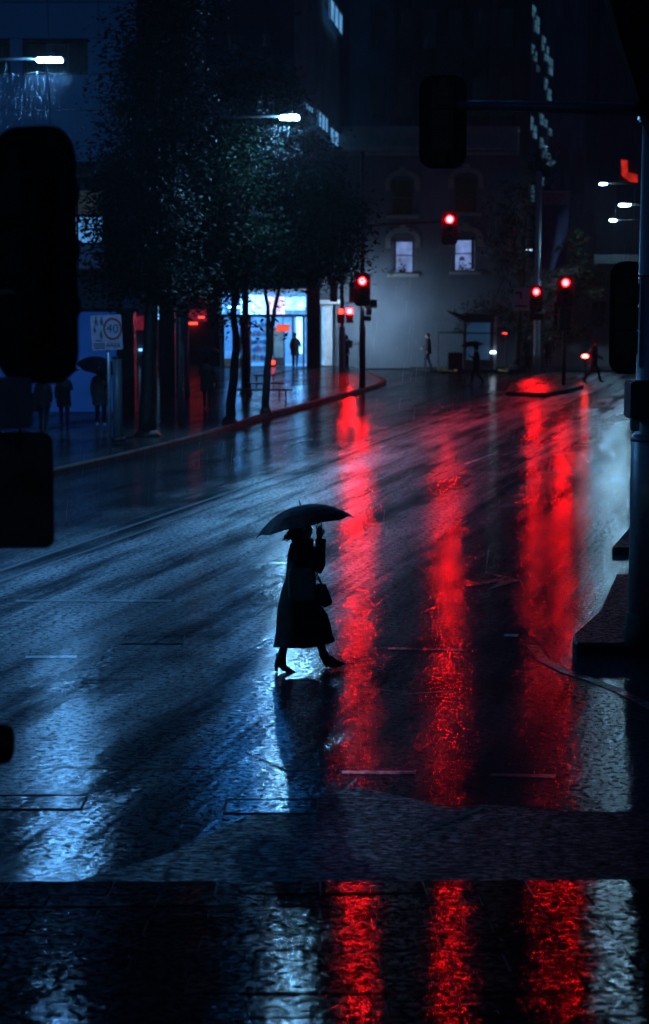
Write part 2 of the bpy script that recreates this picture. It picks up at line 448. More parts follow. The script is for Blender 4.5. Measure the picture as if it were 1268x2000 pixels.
# --- refuge islands at the right edge, near
def island(name, pts, h):
    mb = MB()
    n = len(pts); c = sum(pts, Vector((0, 0, 0))) / n
    rows = [[Vector((p.x, p.y, -0.05)) for p in pts], [Vector((p.x, p.y, h - 0.03)) for p in pts], [Vector((p.x, p.y, h)) + (c - p).normalized() * 0.04 for p in pts]]
    mb.rings(rows)
    return struct(name, mb, M['apron'])
f0 = gnd(1126, 1280)
ips = [gnd(1120, 1274), f0, f0 + Vector((0.5, -0.03, 0)), f0 + Vector((3.2, -0.05, 0)), f0 + Vector((3.9, 4.5, 0)), gnd(1204, 1140), gnd(1168, 1215), gnd(1119, 1262)]
island('traffic_island', ips, 0.15)
g0 = gnd(1196, 1081)
island('traffic_island', [g0, g0 + Vector((2.6, 0.0, 0)), g0 + Vector((3.4, 9, 0)), gnd(1262, 1000), gnd(1222, 1050)], 0.11)
def strip(name, pxs, w, z, m, kind='structure', par=None):
    pl = [gnd(*p) for p in pxs]
    a, b = offset_line(pl, w / 2), offset_line(pl, -w / 2)
    mb = MB()
    for i in range(len(pl) - 1):
        mb.add([Vector((q.x, q.y, z)) for q in (a[i], b[i], b[i + 1], a[i + 1])], [(0, 1, 2, 3)])
    return struct(name, mb, m, parent=par)
strip('gutter', [(1040, 1262), (1062, 1290), (1105, 1312), (1160, 1330), (1215, 1352), (1290, 1392)], 0.14, 0.006, M['island'])
# --- rough apron and paved footway nearest the camera
ap = [(120, 1731), (330, 1668), (470, 1600), (640, 1548), (700, 1538), (880, 1578), (952, 1572), (1100, 1584), (1330, 1592), (1330, 1745), (634, 1722)]
sheet('apron', [gnd(*p) for p in ap], 0.005, M['apron'])
mb = MB()
mb.add([gnd(952, 1570, 0.009), gnd(956, 1575, 0.009), gnd(880, 1606, 0.009), gnd(786, 1645, 0.009), gnd(870, 1603, 0.009)], [(0, 1, 2, 3, 4)])
struct('road_crack', mb, M['groove'])
y_p = gnd(634, 1722).y
RAMP = 0.130                              # the footway ramps up from the gutter towards the camera
fy = gnd(634, 1722).y
mb = MB(); mb.add([(-9, fy - 0.12, 0.004), (9, fy + 0.1, 0.004), (9, 3, RAMP * (fy - 3) - 0.03), (-9, 3, RAMP * (fy - 3) - 0.03)], [(0, 1, 2, 3)])
foot = struct('paved_footway', mb, M['groove'])
slab_me = {}
def slab_mesh(w, d):
    k = (round(w, 2), round(d, 2))
    if k not in slab_me:
        o = MB().box((0, 0, -0.02), (w, d, 0.04)).build('paving_slab', M['paver'], None, False, 0.006)
        slab_me[k] = o.data; bpy.data.objects.remove(o)
    return slab_me[k]
yr = y_p - 0.012; r = 0
rw = [0.50, 0.42, 0.36, 0.50, 0.46, 0.55, 0.50, 0.50, 0.50]
while yr > 8.2:
    d = rw[r % len(rw)]
    x = -4.2 + (0.37 if r % 2 else 0.0)
    while x < 4.2:
        o = bpy.data.objects.new('paving_slab', slab_mesh(0.746, d - 0.014)); COL.objects.link(o)
        o.location = (x, yr - d / 2 + (x * 0.012), 0.014 + RAMP * (y_p - yr + d / 2) + random.uniform(-0.0035, 0.0035))
        o.rotation_euler = (-RAMP + random.gauss(0, 0.009), random.gauss(0, 0.004), 0.012)
        o.parent = foot
        x += 0.758
    yr -= d; r += 1

# --- markings, covers, cracks in the asphalt
def marks(name, pxs, w, m=None, z=0.006): return strip(name, pxs, w, z, m or M['mark'])
marks('centre_line', [(-20, 1122), (330, 1002), (690, 880), (870, 815), (920, 803), (980, 777)], 0.09)
marks('centre_line', [(-20, 1143), (330, 1020), (690, 892), (880, 825), (960, 802), (1034, 785)], 0.09)
marks('lane_line', [(908, 907), (960, 888)], 0.10)
marks('lane_line', [(655, 830), (690, 820)], 0.10, M['markdull'])
marks('lane_line', [(560, 872), (610, 858)], 0.10, M['markdull'])
marks('lane_line', [(1040, 872), (1095, 852)], 0.10, M['markdull'])
marks('stop_line', [(31, 1174), (335, 1174)], 0.16)
marks('stop_line', [(525, 1100), (562, 1100)], 0.18)
marks('crossing_line', [(50, 1284), (150, 1283)], 0.14)
marks('crossing_line', [(758, 1267), (905, 1270)], 0.13, M['markdull'])
marks('crossing_line', [(985, 1241), (1012, 1242)], 0.16)
marks('crossing_line', [(668, 1509), (812, 1510)], 0.10, M['markdull'])
marks('crossing_line', [(958, 1514), (1085, 1517)], 0.10, M['markdull'])
for pl in ([(0, 1352), (200, 1353), (380, 1346)], [(100, 1499), (300, 1503), (480, 1500)], [(-10, 1273), (180, 1262), (360, 1278)], [(700, 1340), (790, 1356), (890, 1350)],
           [(190, 1408), (330, 1403), (440, 1414)], [(480, 1470), (560, 1506), (700, 1500)], [(60, 1330), (300, 1326)], [(300, 1428), (420, 1436)]):
    marks('road_crack', pl, random.uniform(0.014, 0.026), M['groove'])
mb = MB()
for tri in ([(1020, 1132), (948, 1117), (985, 1130)], [(1020, 1132), (985, 1131), (952, 1152)], [(990, 1128), (990, 1134), (912, 1146), (905, 1138)]):
    mb.add([gnd(*p, 0.006) for p in tri], [tuple(range(len(tri)))])
struct('lane_arrow', mb, M['markdull'])
cu = bpy.data.curves.new('road_lettering', 'FONT'); cu.body = 'ONLY'; cu.size = 1.0; cu.extrude = 0.001
to = bpy.data.objects.new('tmp', cu); COL.objects.link(to)
bpy.context.view_layer.update()
me = bpy.data.meshes.new_from_object(to.evaluated_get(bpy.context.evaluated_depsgraph_get()))
bpy.data.objects.remove(to)
o = bpy.data.objects.new('road_lettering', me); COL.objects.link(o); me.materials.clear(); me.materials.append(M['markdull'])
q = gnd(790, 801); o.location = (q.x, q.y, 0.006); o.scale = (0.95, 5.2, 1); o.rotation_euler = (0, 0, -0.15); o['kind'] = 'structure'
def cover(name, pxc, w, d, label, rot=0.0, bars=5):
    c = gnd(*pxc)
    root = empty(name, (c.x, c.y, 0), label, 'cover')
    R = Matrix.Rotation(rot, 3, 'Z')
    mb = MB()
    for sx, sy, ww, dd in ((0, d / 2, w, 0.014), (0, -d / 2, w, 0.014), (w / 2, 0, 0.014, d - 0.014), (-w / 2, 0, 0.014, d - 0.014)):
        mb.box(c + R @ Vector((sx, sy, 0.006)), (ww, dd, 0.012), R)
    mb.build('frame', M['groove'], root)
    mb = MB().box(c + Vector((0, 0, 0.000)), (w - 0.018, d - 0.018, 0.012), R)
    for k in range(bars):
        for j in range(3):
            mb.box(c + R @ Vector(((k + 0.5) / bars * (w - 0.1) - (w - 0.1) / 2, (j - 1) * d * 0.27, 0.008)), (w / bars * 0.5, d * 0.12, 0.003), R)
    mb.build('lid', M['road'], root)
cover('utility_cover', (530, 1576), 0.78, 0.42, 'long rectangular service cover in the asphalt near the paving edge')
cover('utility_cover', (55, 1568), 0.95, 0.42, 'rectangular service cover cut by the left edge of the picture')
cover('drain_grate', (300, 1250), 0.75, 0.55, 'glinting iron grate in the road left of the walking woman', 0.0, 8)
for i, (x, y) in enumerate([(370, 1627), (345, 1641), (440, 1603), (92, 1661), (890, 1108), (1030, 1120), (860, 1560), (640, 1690), (300, 1595), (1180, 1690)]):
    c = gnd(x, y, 0.02 if y < 1722 else 0.05); a = random.uniform(0, 6.28); u = Vector((math.cos(a), math.sin(a), 0)); w = Vector((-u.y, u.x, 0))
    mb = MB(); zz = Vector((0, 0, 0.014)); u = u * 0.62; w = w * 0.62
    mb.add([c - u * 0.07, c - u * 0.02 + w * 0.035 + zz, c + u * 0.04 + w * 0.025 + zz * 0.5, c + u * 0.09 + zz, c + u * 0.04 - w * 0.03, c - u * 0.02 - w * 0.035 + zz * 0.3, c + zz * 0.1], [(0, 6, 1), (1, 6, 2), (2, 6, 3), (3, 6, 4), (4, 6, 5), (5, 6, 0)])
    mb.path([c - u * 0.07, c - u * 0.12 + zz * 0.3], 0.003, 5)
    tag(mb.build('fallen_leaf', M['leaf']), 'small dark fallen leaf lying on the wet ground', 'leaf', 'fallen leaves')

# ================================================================== BUILDINGS
UP = Vector((0, 0, 1))
def wall(mb, o, u, L, z0, z1, th, holes=()):
    """wall slab from o along u, outside face on the camera side; holes = (u0,u1,z0,z1)"""
    o, u = Vector((o[0], o[1], 0)), Vector((u[0], u[1], 0)).normalized()
    n = Vector((-u.y, u.x, 0))
    us = sorted({0.0, L, *[h[0] for h in holes], *[h[1] for h in holes]})
    R = Matrix((u, n, UP)).transposed()
    for a, b in zip(us, us[1:]):
        zs = sorted([(h[2], h[3]) for h in holes if h[0] <= a + 1e-6 and h[1] >= b - 1e-6])
        z = z0
        for h0, h1 in zs + [(z1, z1)]:
            if h0 - z > 1e-4: mb.box(o + u * (a + b) / 2 + n * th / 2 + UP * (z + h0) / 2, (b - a, th, h0 - z), R)
            z = h1
def window(par, o, u, u0, u1, z0, z1, m, nx=1, nz=2, fr=0.06, rec=0.12, name='window', fm=None):
    o, u = Vector((o[0], o[1], 0)), Vector((u[0], u[1], 0)).normalized()
    n = Vector((-u.y, u.x, 0)); R = Matrix((u, n, UP)).transposed()
    f = MB(); c = lambda a, z, d: o + u * a + n * d + UP * z
    for a in (u0 + fr / 2, u1 - fr / 2): f.box(c(a, (z0 + z1) / 2, rec), (fr, 0.07, z1 - z0), R)
    for z in (z0 + fr / 2, z1 - fr / 2): f.box(c((u0 + u1) / 2, z, rec), (u1 - u0 - 2 * fr, 0.07, fr), R)
    for k in range(1, nx): f.box(c(u0 + (u1 - u0) * k / nx, (z0 + z1) / 2, rec), (fr * 0.6, 0.05, z1 - z0 - 2 * fr), R)
    for k in range(1, nz): f.box(c((u0 + u1) / 2, z0 + (z1 - z0) * k / nz, rec + 0.01), (u1 - u0 - 2 * fr, 0.05, fr * 0.7), R)
    w = f.build(name, fm or M['frame'], par)
    for i in range(nx):
        for k in range(nz):
            a0, a1 = u0 + (u1 - u0) * i / nx + fr * 0.4, u0 + (u1 - u0) * (i + 1) / nx - fr * 0.4
            b0, b1 = z0 + (z1 - z0) * k / nz + fr * 0.4, z0 + (z1 - z0) * (k + 1) / nz - fr * 0.4
            mm = m[(i + k * nx) % len(m)] if isinstance(m, list) else m
            MB().box(c((a0 + a1) / 2, (b0 + b1) / 2, rec + 0.045), (a1 - a0, 0.012, b1 - b0), R).build('pane', mm, w)
    return w
def zpx(py, Y): return at(634, py, Y).z
def xpx(px, Y, py=552): return at(px, py, Y).x

# --- A: pale panelled building at the left, facing the camera
YA = gnd(120, 806, 0.15).y
bA = empty('panelled_building', (xpx(100, YA), YA, 0), 'pale panelled building with recessed dark windows above a blue hoarding', 'building')
xl, xr = xpx(-260, YA), xpx(272, YA)
ox = xl
def U(px): return xpx(px, YA) - ox
zs = {p: zpx(p, YA) for p in (-330, -120, 0, 4, 75, 78, 145, 215, 285, 316, 340, 365, 415, 465, 530, 540, 600, 640)}
top = zpx(-420, YA)
wins = [(U(-170), U(-120), zs[145], zs[78]), (U(-90), U(28), zs[145], zs[78]), (U(53), U(178), zs[145], zs[78])]
wins += [(a, b, zpx(-65, YA), zpx(-135, YA)) for a, b, _, _ in wins] + [(a, b, zpx(-285, YA), zpx(-350, YA)) for a, b, _, _ in wins]
lob = (U(-200), U(205), zs[530], zs[365])
mb = MB(); wall(mb, (ox, YA + 0.06), (1, 0), xr - xl, zs[316], top, 0.4, wins); mb.build('wall', M['joint'], bA)
rows = [316, 285, 215, 145, 75, 4, -65, -135, -210, -285, -350, -420]
cols = sorted({0.0, U(-120), U(-90), U(28), U(53), U(103), U(178), xr - xl})
pm = {}
for j in range(len(rows) - 1):
    z0, z1 = zpx(rows[j], YA), zpx(rows[j + 1], YA)
    win_row = rows[j] in (145, -65, -285)
    cs = cols if win_row else [0.0, U(-120), U(-30), U(103), U(200), xr - xl]
    for a, b in zip(cs, cs[1:]):
        if win_row and any(h[0] - 0.01 < (a + b) / 2 < h[1] + 0.01 for h in wins[:3]): continue
        k = (round(b - a, 3), round(z1 - z0, 3))
        if k not in pm:
            t = MB().box((0, 0, 0), (k[0] - 0.025, 0.06, k[1] - 0.025)).build('t', M['facadeA'], None, False, 0.004)
            pm[k] = t.data; bpy.data.objects.remove(t)
        o = bpy.data.objects.new('facade_panel', pm[k]); COL.objects.link(o); o.parent = bA
        o.location = Vector((ox + (a + b) / 2, YA + 0.03, (z0 + z1) / 2)) - bA.location
for h in wins: window(bA, (ox, YA + 0.06), (1, 0), *h, M['glass'], 3, 1, 0.07, 0.3)
# dark soffit and ground floor
mb = MB(); wall(mb, (ox, YA + 0.5), (1, 0), xr - xl, zs[540], zs[316], 0.3, [lob]); mb.build('lower_wall', M['darkwall'], bA)
MB().bx(xl, xr, YA - 1.6, YA + 0.5, zs[340] - 0.1, zs[340] + 0.1).build('soffit', M['darkwall'], bA)
w = window(bA, (ox, YA + 0.5), (1, 0), *lob, [M['lobdim']] * 7 + [M['winwarm']] * 7 + [M['lobgrey']] * 7, 7, 3, 0.1, 0.15)
aw = MB(); aw.add([(xl, YA + 0.4, zs[540]), (xr + 0.2, YA + 0.4, zs[540]), (xr + 0.2, YA - 2.2, zs[600]), (xl, YA - 2.2, zs[600]), (xl, YA + 0.4, zs[540] - 0.12), (xr + 0.2, YA + 0.4, zs[540] - 0.12), (xr + 0.2, YA - 2.2, zs[600] - 0.12), (xl, YA - 2.2, zs[600] - 0.12)],
            [(0, 1, 2, 3), (7, 6, 5, 4), (0, 4, 5, 1), (1, 5, 6, 2), (2, 6, 7, 3), (3, 7, 4, 0)]); aw.build('awning', M['darkwall'], bA)
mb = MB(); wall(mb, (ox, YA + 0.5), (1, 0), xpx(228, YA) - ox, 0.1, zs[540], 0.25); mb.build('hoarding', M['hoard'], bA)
MB().bx(xpx(228, YA), xpx(262, YA), YA - 0.3, YA + 0.6, 0.1, zs[540]).build('pillar', M['darkwall'], bA)
# --- dark overhanging block right of it (behind the tall tree)
Y2 = YA + 8
b2 = empty('dark_tower', (xpx(330, Y2), Y2, 0), 'black tower slab on pillars behind the tallest street tree', 'building')
mb = MB(); z7 = zpx(455, Y2); mb.bx(xpx(150, Y2), xpx(386, Y2), Y2, Y2 + 6, z7, 45); mb.build('block', M['darkwall'], b2)
for px in (180, 300): MB().bx(xpx(px, Y2), xpx(px, Y2) + 0.6, Y2 + 2, Y2 + 2.6, 0.1, z7).build('pillar', M['darkwall'], b2)
# --- B: concrete office block on pillars with a lit side
YB = gnd(634, 757).y
cB = Vector((xpx(590, YB), YB, 0)); uB = Vector((0.1, 1, 0)).normalized(); LB = (YC + 3.2 - YB)
bB = empty('office_block', cB, 'concrete office block on pillars with a row of lit blue side windows', 'building')
zb0 = 7.6
def side_u(px, py=250):   # where the ray in plan meets the side wall
    d = raydir(px, py); k = d.x / d.y
    t = (k * cB.y - cB.x) / (uB.x - k * uB.y)
    return t, cB.y + uB.y * t
sw = []
for p0, p1, q0, q1 in ((621, 641, 214, 262), (644, 669, 247, 293), (644, 669, 2, 62), (596, 612, 195, 226)):
    t0, y0 = side_u(p0); t1, y1 = side_u(p1)
    pm_ = (p0 + p1) / 2; tm, ym = side_u(pm_)
    sw.append((t0, min(t1, LB - 0.2), zpx(q1 - 6, ym), zpx(q0 + 8, ym)))
mb = MB(); wall(mb, (cB.x - 0.30, cB.y), uB, LB, zb0, 42, 0.3, sw)
mb.build('side_wall', M['wallB'], bB)
for h in sw: window(bB, (cB.x, cB.y), uB, *h, M['winblue'], 3, 1, 0.05, -0.02)
fx0 = xpx(330, YB)
fw = []
for p0, p1, q0, q1 in ((384, 401, 42, 82), (430, 470, 60, 100), (500, 535, 62, 92), (430, 470, 180, 225), (500, 540, 185, 225), (430, 470, 300, 340)):
    fw.append((xpx(p0, YB) - fx0, xpx(p1, YB) - fx0, zpx(q1, YB), zpx(q0, YB)))
for k in range(5): fw.append((xpx(448, YB) - fx0, xpx(560, YB) - fx0, 19.6 + k * 3.6, 22.2 + k * 3.6))
mb = MB(); wall(mb, (fx0, YB), (1, 0), cB.x - 0.3 - fx0, zb0, 42, 0.3, fw); mb.build('front_wall', M['wallB'], bB)
for i, h in enumerate(fw): window(bB, (fx0, YB), (1, 0), *h, M['winhigh'] if i > 5 else (M['winblue'] if i == 4 else M['glass']), 2, 1, 0.05, 0.15)
mb = MB()
for z in (11.6, 15.4, 19.2): mb.box(((fx0 + cB.x) / 2, YB - 0.03, z), (cB.x - fx0, 0.08, 0.16))
mb.build('string_course', M['wallB'], bB)
MB().add([Vector((fx0, YB + 0.3, zb0)), Vector((cB.x, YB + 0.3, zb0)), Vector((cB.x, YB + 0.3, zb0)) + uB * LB, Vector((fx0, YB + LB, zb0))], [(0, 1, 2, 3)]).build('soffit', M['darkwall'], bB)
for px in (612,):
    x = xpx(px, YC - 3); MB().bx(x - 0.33, x + 0.33, YC - 3.3, YC - 2.6, 0.1, zb0).build('pillar', M['darkwall'], bB)
# --- C: old rendered house with arched hood moulds
xC0, xC1 = xpx(612, YC), xpx(1010, YC)
bC = empty('rendered_house', ((xC0 + xC1) / 2, YC, 0), 'old rendered house with two lit sash windows under curved hood moulds', 'building')
def uc(px): return xpx(px, YC) - xC0
zc = zpx(295, YC)
ww = [(uc(765), uc(808), zpx(534, YC), zpx(463, YC)), (uc(887), uc(930), zpx(530, YC), zpx(460, YC)), (uc(764), uc(807), zpx(420, YC), zpx(351, YC)), (uc(887), uc(930), zpx(415, YC), zpx(346, YC))]
dr = (uc(626), uc(655), 0.12, zpx(596, YC))
mb = MB(); wall(mb, (xC0, YC), (1, 0), xC1 - xC0, 0.05, zc, 0.4, ww + [dr]); mb.build('wall', M['render'], bC)
for i, h in enumerate(ww):
    w = window(bC, (xC0, YC), (1, 0), *h, M['winsash'] if i < 2 else M['glass'], 1, 2, 0.07, 0.2)
    cx = xC0 + (h[0] + h[1]) / 2; hw = (h[1] - h[0]) / 2
    MB().box((cx, YC - 0.08, h[2] - 0.09), (hw * 2 + 0.5, 0.26, 0.16)).build('sill', M['trim'], w)
    arc_o, arc_i = [], []
    for k in range(13):
        a = math.pi * k / 12
        arc_o.append((math.cos(a) * (hw + 0.32), math.sin(a) * 0.62)); arc_i.append((math.cos(a) * (hw + 0.06), math.sin(a) * 0.36))
    hm = MB()
    for k in range(12): hm.prism([arc_o[k], arc_o[k + 1], arc_i[k + 1], arc_i[k]], (cx, YC, h[3] - 0.12), (1, 0, 0), UP, 0.11)
    for s in (-1, 1): hm.box((cx + s * (hw + 0.19), YC - 0.055, h[3] - 0.34), (0.26, 0.11, 0.44))
    hm.build('hood_mould', M['trim'], w)
    MB().prism([(-0.11, -0.1), (0.11, -0.1), (0.17, 0.36), (-0.17, 0.36)], (cx, YC, h[3] + 0.30), (1, 0, 0), UP, 0.16).build('keystone', M['trim'], w)
    if i < 2:   # curtain edges and a lamp shade seen against the lit room
        MB().box((cx + (hw - 0.16) * (1 if i else -1), YC + 0.232, (h[2] + h[3]) / 2), (0.16, 0.012, h[3] - h[2] - 0.2)).build('curtain', M['awn'], w)
        MB().prism([(-0.16, 0), (0.16, 0), (0.09, 0.2), (-0.09, 0.2)], (cx - 0.15, YC + 0.24, h[2] + 0.55), (1, 0, 0), UP, 0.02).build('lamp_shade', M['signface'], w)
    if i < 2:   # blind behind the upper sash
        MB().box((cx, YC + 0.236, h[3] - 0.12), (hw * 2 - 0.1, 0.01, 0.24)).build('blind', M['frame'], w)
    if i < 2:
        pb = MB()
        for k in range(26):
            c = Vector((cx + random.uniform(-0.3, 0.25) * hw * 2 * (1 if i else 0.5), YC + 0.12 + random.uniform(-0.03, 0.02), h[2] + 0.07 + random.random() ** 2 * 0.38))
            d = Vector((random.uniform(-1, 1), random.uniform(-0.2, 0.2), random.uniform(0, 1))).normalized() * 0.13; e = Vector((d.z, 0, -d.x)) * 0.3
            pb.add([c, c + d * 0.5 + e, c + d, c + d * 0.5 - e], [(0, 1, 2, 3)])
        pb.build('window_plant', M['leaf'], w)
mb = MB(); mb.box(((xC0 + xC1) / 2, YC - 0.12, zc + 0.12), (xC1 - xC0, 0.6, 0.24)); mb.box(((xC0 + xC1) / 2, YC - 0.03, zc - 0.12), (xC1 - xC0, 0.3, 0.2)); mb.box(((xC0 + xC1) / 2, YC + 0.3, zc + 0.75), (xC1 - xC0, 0.5, 1.0))
mb.build('cornice', M['trim'], bC)
mb = MB(); mb.path([(xpx(705, YC), YC - 0.09, zc - 0.1), (xpx(705, YC), YC - 0.09, 0.3), (xpx(705, YC), YC - 0.3, 0.14)], 0.06, 8); mb.build('drainpipe', M['galv'], bC)
# the lit doorway at its left end
d_ = MB(); d_.box((xC0 + dr[1] - 0.3, YC + 0.3, (dr[2] + dr[3]) / 2), (0.55, 0.05, dr[3] - dr[2] - 0.1)); d_.build('door', M['shopwall'], bC)
MB().box((xC0 + dr[0] + 0.13, YC + 0.15, (dr[2] + dr[3]) / 2), (0.12, 0.1, dr[3] - dr[2] - 0.2)).build('door_light', emis('doorway_light', (0.2, 0.55, 1.0), 1.5, 0.5, 1.0), bC)
MB().bx(xC0 + dr[0] - 0.1, xC0 + dr[1] + 0.6, YC + 0.9, YC + 1.0, 0.1, dr[3]).build('lobby_wall', M['shopwall'], bC)
cnp = MB(); cnp.box((xC0 + (dr[0] + dr[1]) / 2, YC - 0.5, dr[3] + 0.18), (dr[1] - dr[0] + 0.6, 1.0, 0.2)); cnp.build('canopy', M['shopwall'], bC)
# --- right neighbour, dark brown wall with a shallow awning
xF0, xF1 = xC1 + 0.02, xpx(1330, YC)
bF = empty('brown_building', ((xF0 + xF1) / 2, YC, 0), 'dim brown building behind the right hand signals with a pale awning', 'building')
zf = zpx(522, YC)
hf = [(xpx(a, YC) - xF0, xpx(b, YC) - xF0, zpx(640, YC), zpx(590, YC)) for a, b in ((1085, 1115), (1160, 1190))]
mb = MB(); wall(mb, (xF0, YC + 0.6), (1, 0), xF1 - xF0, 0.05, zf, 0.4, hf); mb.build('wall', M['brownwall'], bF)
for h in hf: window(bF, (xF0, YC + 0.6), (1, 0), *h, M['glass'], 2, 2, 0.06, 0.2)
MB().box((xpx(1200, YC), YC - 0.6, zpx(507, YC)), (xpx(1250, YC) - xpx(1150, YC), 2.4, 0.45)).build('awning', M['blackm'], bF)
# --- far towers
def tower(name, px0, px1, Y, ztop, label, m, ribs=0, dep=18, zlow=0.0):
    x0, x1 = xpx(px0, Y), xpx(px1, Y)
    r = empty(name, ((x0 + x1) / 2, Y, 0), label, 'building')
    MB().bx(x0, x1, Y, Y + dep, zlow, ztop).build('wall', m, r)
    for k in range(ribs):
        x = x0 + (x1 - x0) * (k + 0.5) / ribs
        MB().box((x, Y - 0.25, (zlow + ztop) / 2), ((x1 - x0) / ribs * 0.35, 0.5, ztop - zlow)).build('pilaster', m, r)
    return r
YD = YC + 24
tD = tower('stone_tower', 690, 1032, YD, 70, 'nearly black stone tower with upright piers behind the rendered house', M['tower'], 7)
for k in range(7):
    for j in range(6):
        x = xpx(690, YD) + (xpx(1032, YD) - xpx(690, YD)) * (k / 7.0) ; z = 16 + j * 4.2
        if k: MB().box((x, YD - 0.05, z), (0.9, 0.12, 2.4)).build('window', M['glass'], tD)
tower('navy_tower', 1075, 1260, YC + 130, 120, 'dark navy tower rising behind the brown building at the right', mat('navy_tower_cladding', (0.03, 0.045, 0.10), 0.5, 0, 0.3, 0.1), 5)
# slanted tower with strips of lit windows
YE = YC + 60
pe = Vector((xpx(1026, YE), YE, 0)); ue = Vector((0.262, 1, 0)).normalized()
tE = empty('lit_tower', pe, 'far tower with broken strips of lit cyan windows', 'building')
mb = MB(); R = Matrix((ue, Vector((-ue.y, ue.x, 0)), UP)).transposed()
mb.box(pe + ue * 20 + Vector((-ue.y, ue.x, 0)) * 8 + UP * 50, (40, 16, 100), R); mb.build('wall', M['tower'], tE)
def e_u(px):
    k = raydir(px, 552); k = k.x / k.y
    return (k * pe.y - pe.x) / (ue.x - k * ue.y)
random.seed(11)
for p0, p1, q0, q1 in ((1030, 1038, 10, 36), (1036, 1045, 30, 66), (1051, 1058, 70, 102), (1056, 1064, 88, 122), (1064, 1072, 112, 148), (1031, 1037, 86, 108), (1035, 1041, 98, 122), (1042, 1047, 128, 142), (1057, 1063, 152, 178), (1062, 1070, 172, 198),
                       (1049, 1056, 222, 246), (1056, 1063, 232, 250), (1066, 1072, 250, 266), (1030, 1036, 226, 256), (1036, 1043, 244, 272), (1050, 1056, 268, 292), (1056, 1063, 282, 312), (1063, 1071, 298, 326), (1072, 1080, 312, 324), (1052, 1058, 344, 364), (1034, 1040, 360, 395)):
    t0, t1 = sorted((e_u(p0), e_u(p1)))
    if t1 > 39 or t0 < 0: continue
    ym = pe.y + ue.y * (t0 + t1) / 2
    window(tE, pe, ue, t0, t1, zpx(q1, ym), zpx(q0, ym), M['wincyan'], 2, 2, 0.06, -0.1)
# --- shop with lit sign and shelves
random.seed(5)
YS = YC - 0.2
sx0, sx1 = xpx(434, YS), xpx(600, YS)
sh = empty('corner_shop', ((sx0 + sx1) / 2, YS, 0), 'bright blue lit shop with glowing sign behind two thin tree trunks', 'shop')
zt = zpx(572, YS); zsb = zpx(613, YS); x_ = lambda p: xpx(p, YS)
for nm, bb in (('back_wall', (sx0, sx1, YS + 3.4, YS + 3.5)), ('side_wall', (sx0 - 0.15, sx0, YS, YS + 3.5)), ('side_wall', (sx1, sx1 + 0.15, YS, YS + 3.5))):
    MB().bx(*bb, 0.1, zt).build(nm, M['shopwall'], sh)
MB().bx(sx0, sx1, YS, YS + 3.5, zt, zt + 0.2).build('ceiling', M['shopwall'], sh)
MB().bx(sx0, sx1, YS, YS + 3.5, 0.1, 0.16).build('shop_floor', M['shopwall'], sh)
for k in range(3):
    x = sx0 + (sx1 - sx0) * (k + 0.5) / 3
    MB().bx(x - 0.5, x + 0.5, YS + 1.0, YS + 1.25, zsb + 0.3, zsb + 0.34).build('ceiling_light', M['shopceil'], sh)
MB().bx(x_(470), x_(522), YS - 0.25, YS - 0.05, zsb, zpx(577, YS)).build('sign_panel', M['shopsign'], sh)
MB().bx(x_(524), x_(556), YS - 0.25, YS - 0.05, zsb, zpx(579, YS)).build('sign_panel', emis('lit_pinkish_sign', (0.62, 0.55, 0.95), 4.0, 0.7, 2.5), sh)
MB().bx(x_(558), x_(597), YS - 0.25, YS - 0.05, zsb + 0.2, zpx(580, YS)).build('sign_panel', emis('lit_blue_sign', (0.2, 0.55, 1.0), 5.0, 0.6, 3), sh)
MB().bx(sx0, sx1, YS - 0.3, YS - 0.02, zsb - 0.16, zsb - 0.02).build('sign_ledge', M['frame'], sh)
MB().bx(x_(540), x_(566), YS - 0.6, YS - 0.5, zpx(647, YS), zpx(633, YS)).build('hanging_sign', M['redsign'], sh)
MB().tube((x_(553), YS - 0.55, zpx(634, YS)), (x_(553), YS - 0.55, zsb - 0.1), 0.02).build('sign_rod', M['frame'], sh)
MB().bx(x_(579), x_(590), YS - 0.1, YS - 0.02, zpx(690, YS), zpx(616, YS)).build('lit_door_panel', M['shopsign'], sh)
for p in (436, 455, 470, 488, 521, 572, 593): MB().bx(x_(p) - 0.05, x_(p) + 0.05, YS - 0.06, YS + 0.06, 0.16, zsb - 0.16).build('window_post', M['frame'], sh)
MB().bx(sx0, x_(490), YS - 0.04, YS + 0.04, 0.16, zpx(700, YS)).build('stall_riser', M['shopwall'], sh)
for a, b in ((437, 454), (456, 469), (471, 487), (489, 520)):
    MB().bx(x_(a), x_(b), YS - 0.008, YS + 0.008, 0.95, zsb - 0.16).build('glass_pane', M['clear'], sh)
mb = MB()
for k in range(5): mb.bx(x_(490), x_(520), YS + 0.5, YS + 0.9, 0.4 + k * 0.42, 0.43 + k * 0.42)
mb.build('shelf', M['shopwall'], sh)
gm = [mat('packet_' + n, c, 0.5) for n, c in (('white', (0.7, 0.7, 0.72)), ('blue', (0.1, 0.25, 0.6)), ('pink', (0.7, 0.25, 0.35)), ('cyan', (0.2, 0.6, 0.7)))]
mb = MB()
for k in range(5):
    for j in range(9):
        w_ = random.uniform(0.05, 0.085); h_ = random.uniform(0.18, 0.36)
        x = x_(490) + (x_(520) - x_(490)) * (j + 0.5) / 9
        mb.bx(x - w_ / 2, x + w_ / 2, YS + 0.52, YS + 0.7, 0.432 + k * 0.42, 0.432 + k * 0.42 + h_, random.randrange(4))
tag(mb.build('goods', gm, sh), kind='stuff')
MB().bx(x_(532), x_(556), YS + 0.2, YS + 0.8, 0.16, 2.1).build('drinks_fridge', M['postgrey'], sh)
MB().bx(x_(535), x_(553), YS + 0.16, YS + 0.2, 0.6, 2.0).build('fridge_door', emis('fridge_light', (0.2, 0.5, 0.9), 0.5, 0.4, 2), sh)
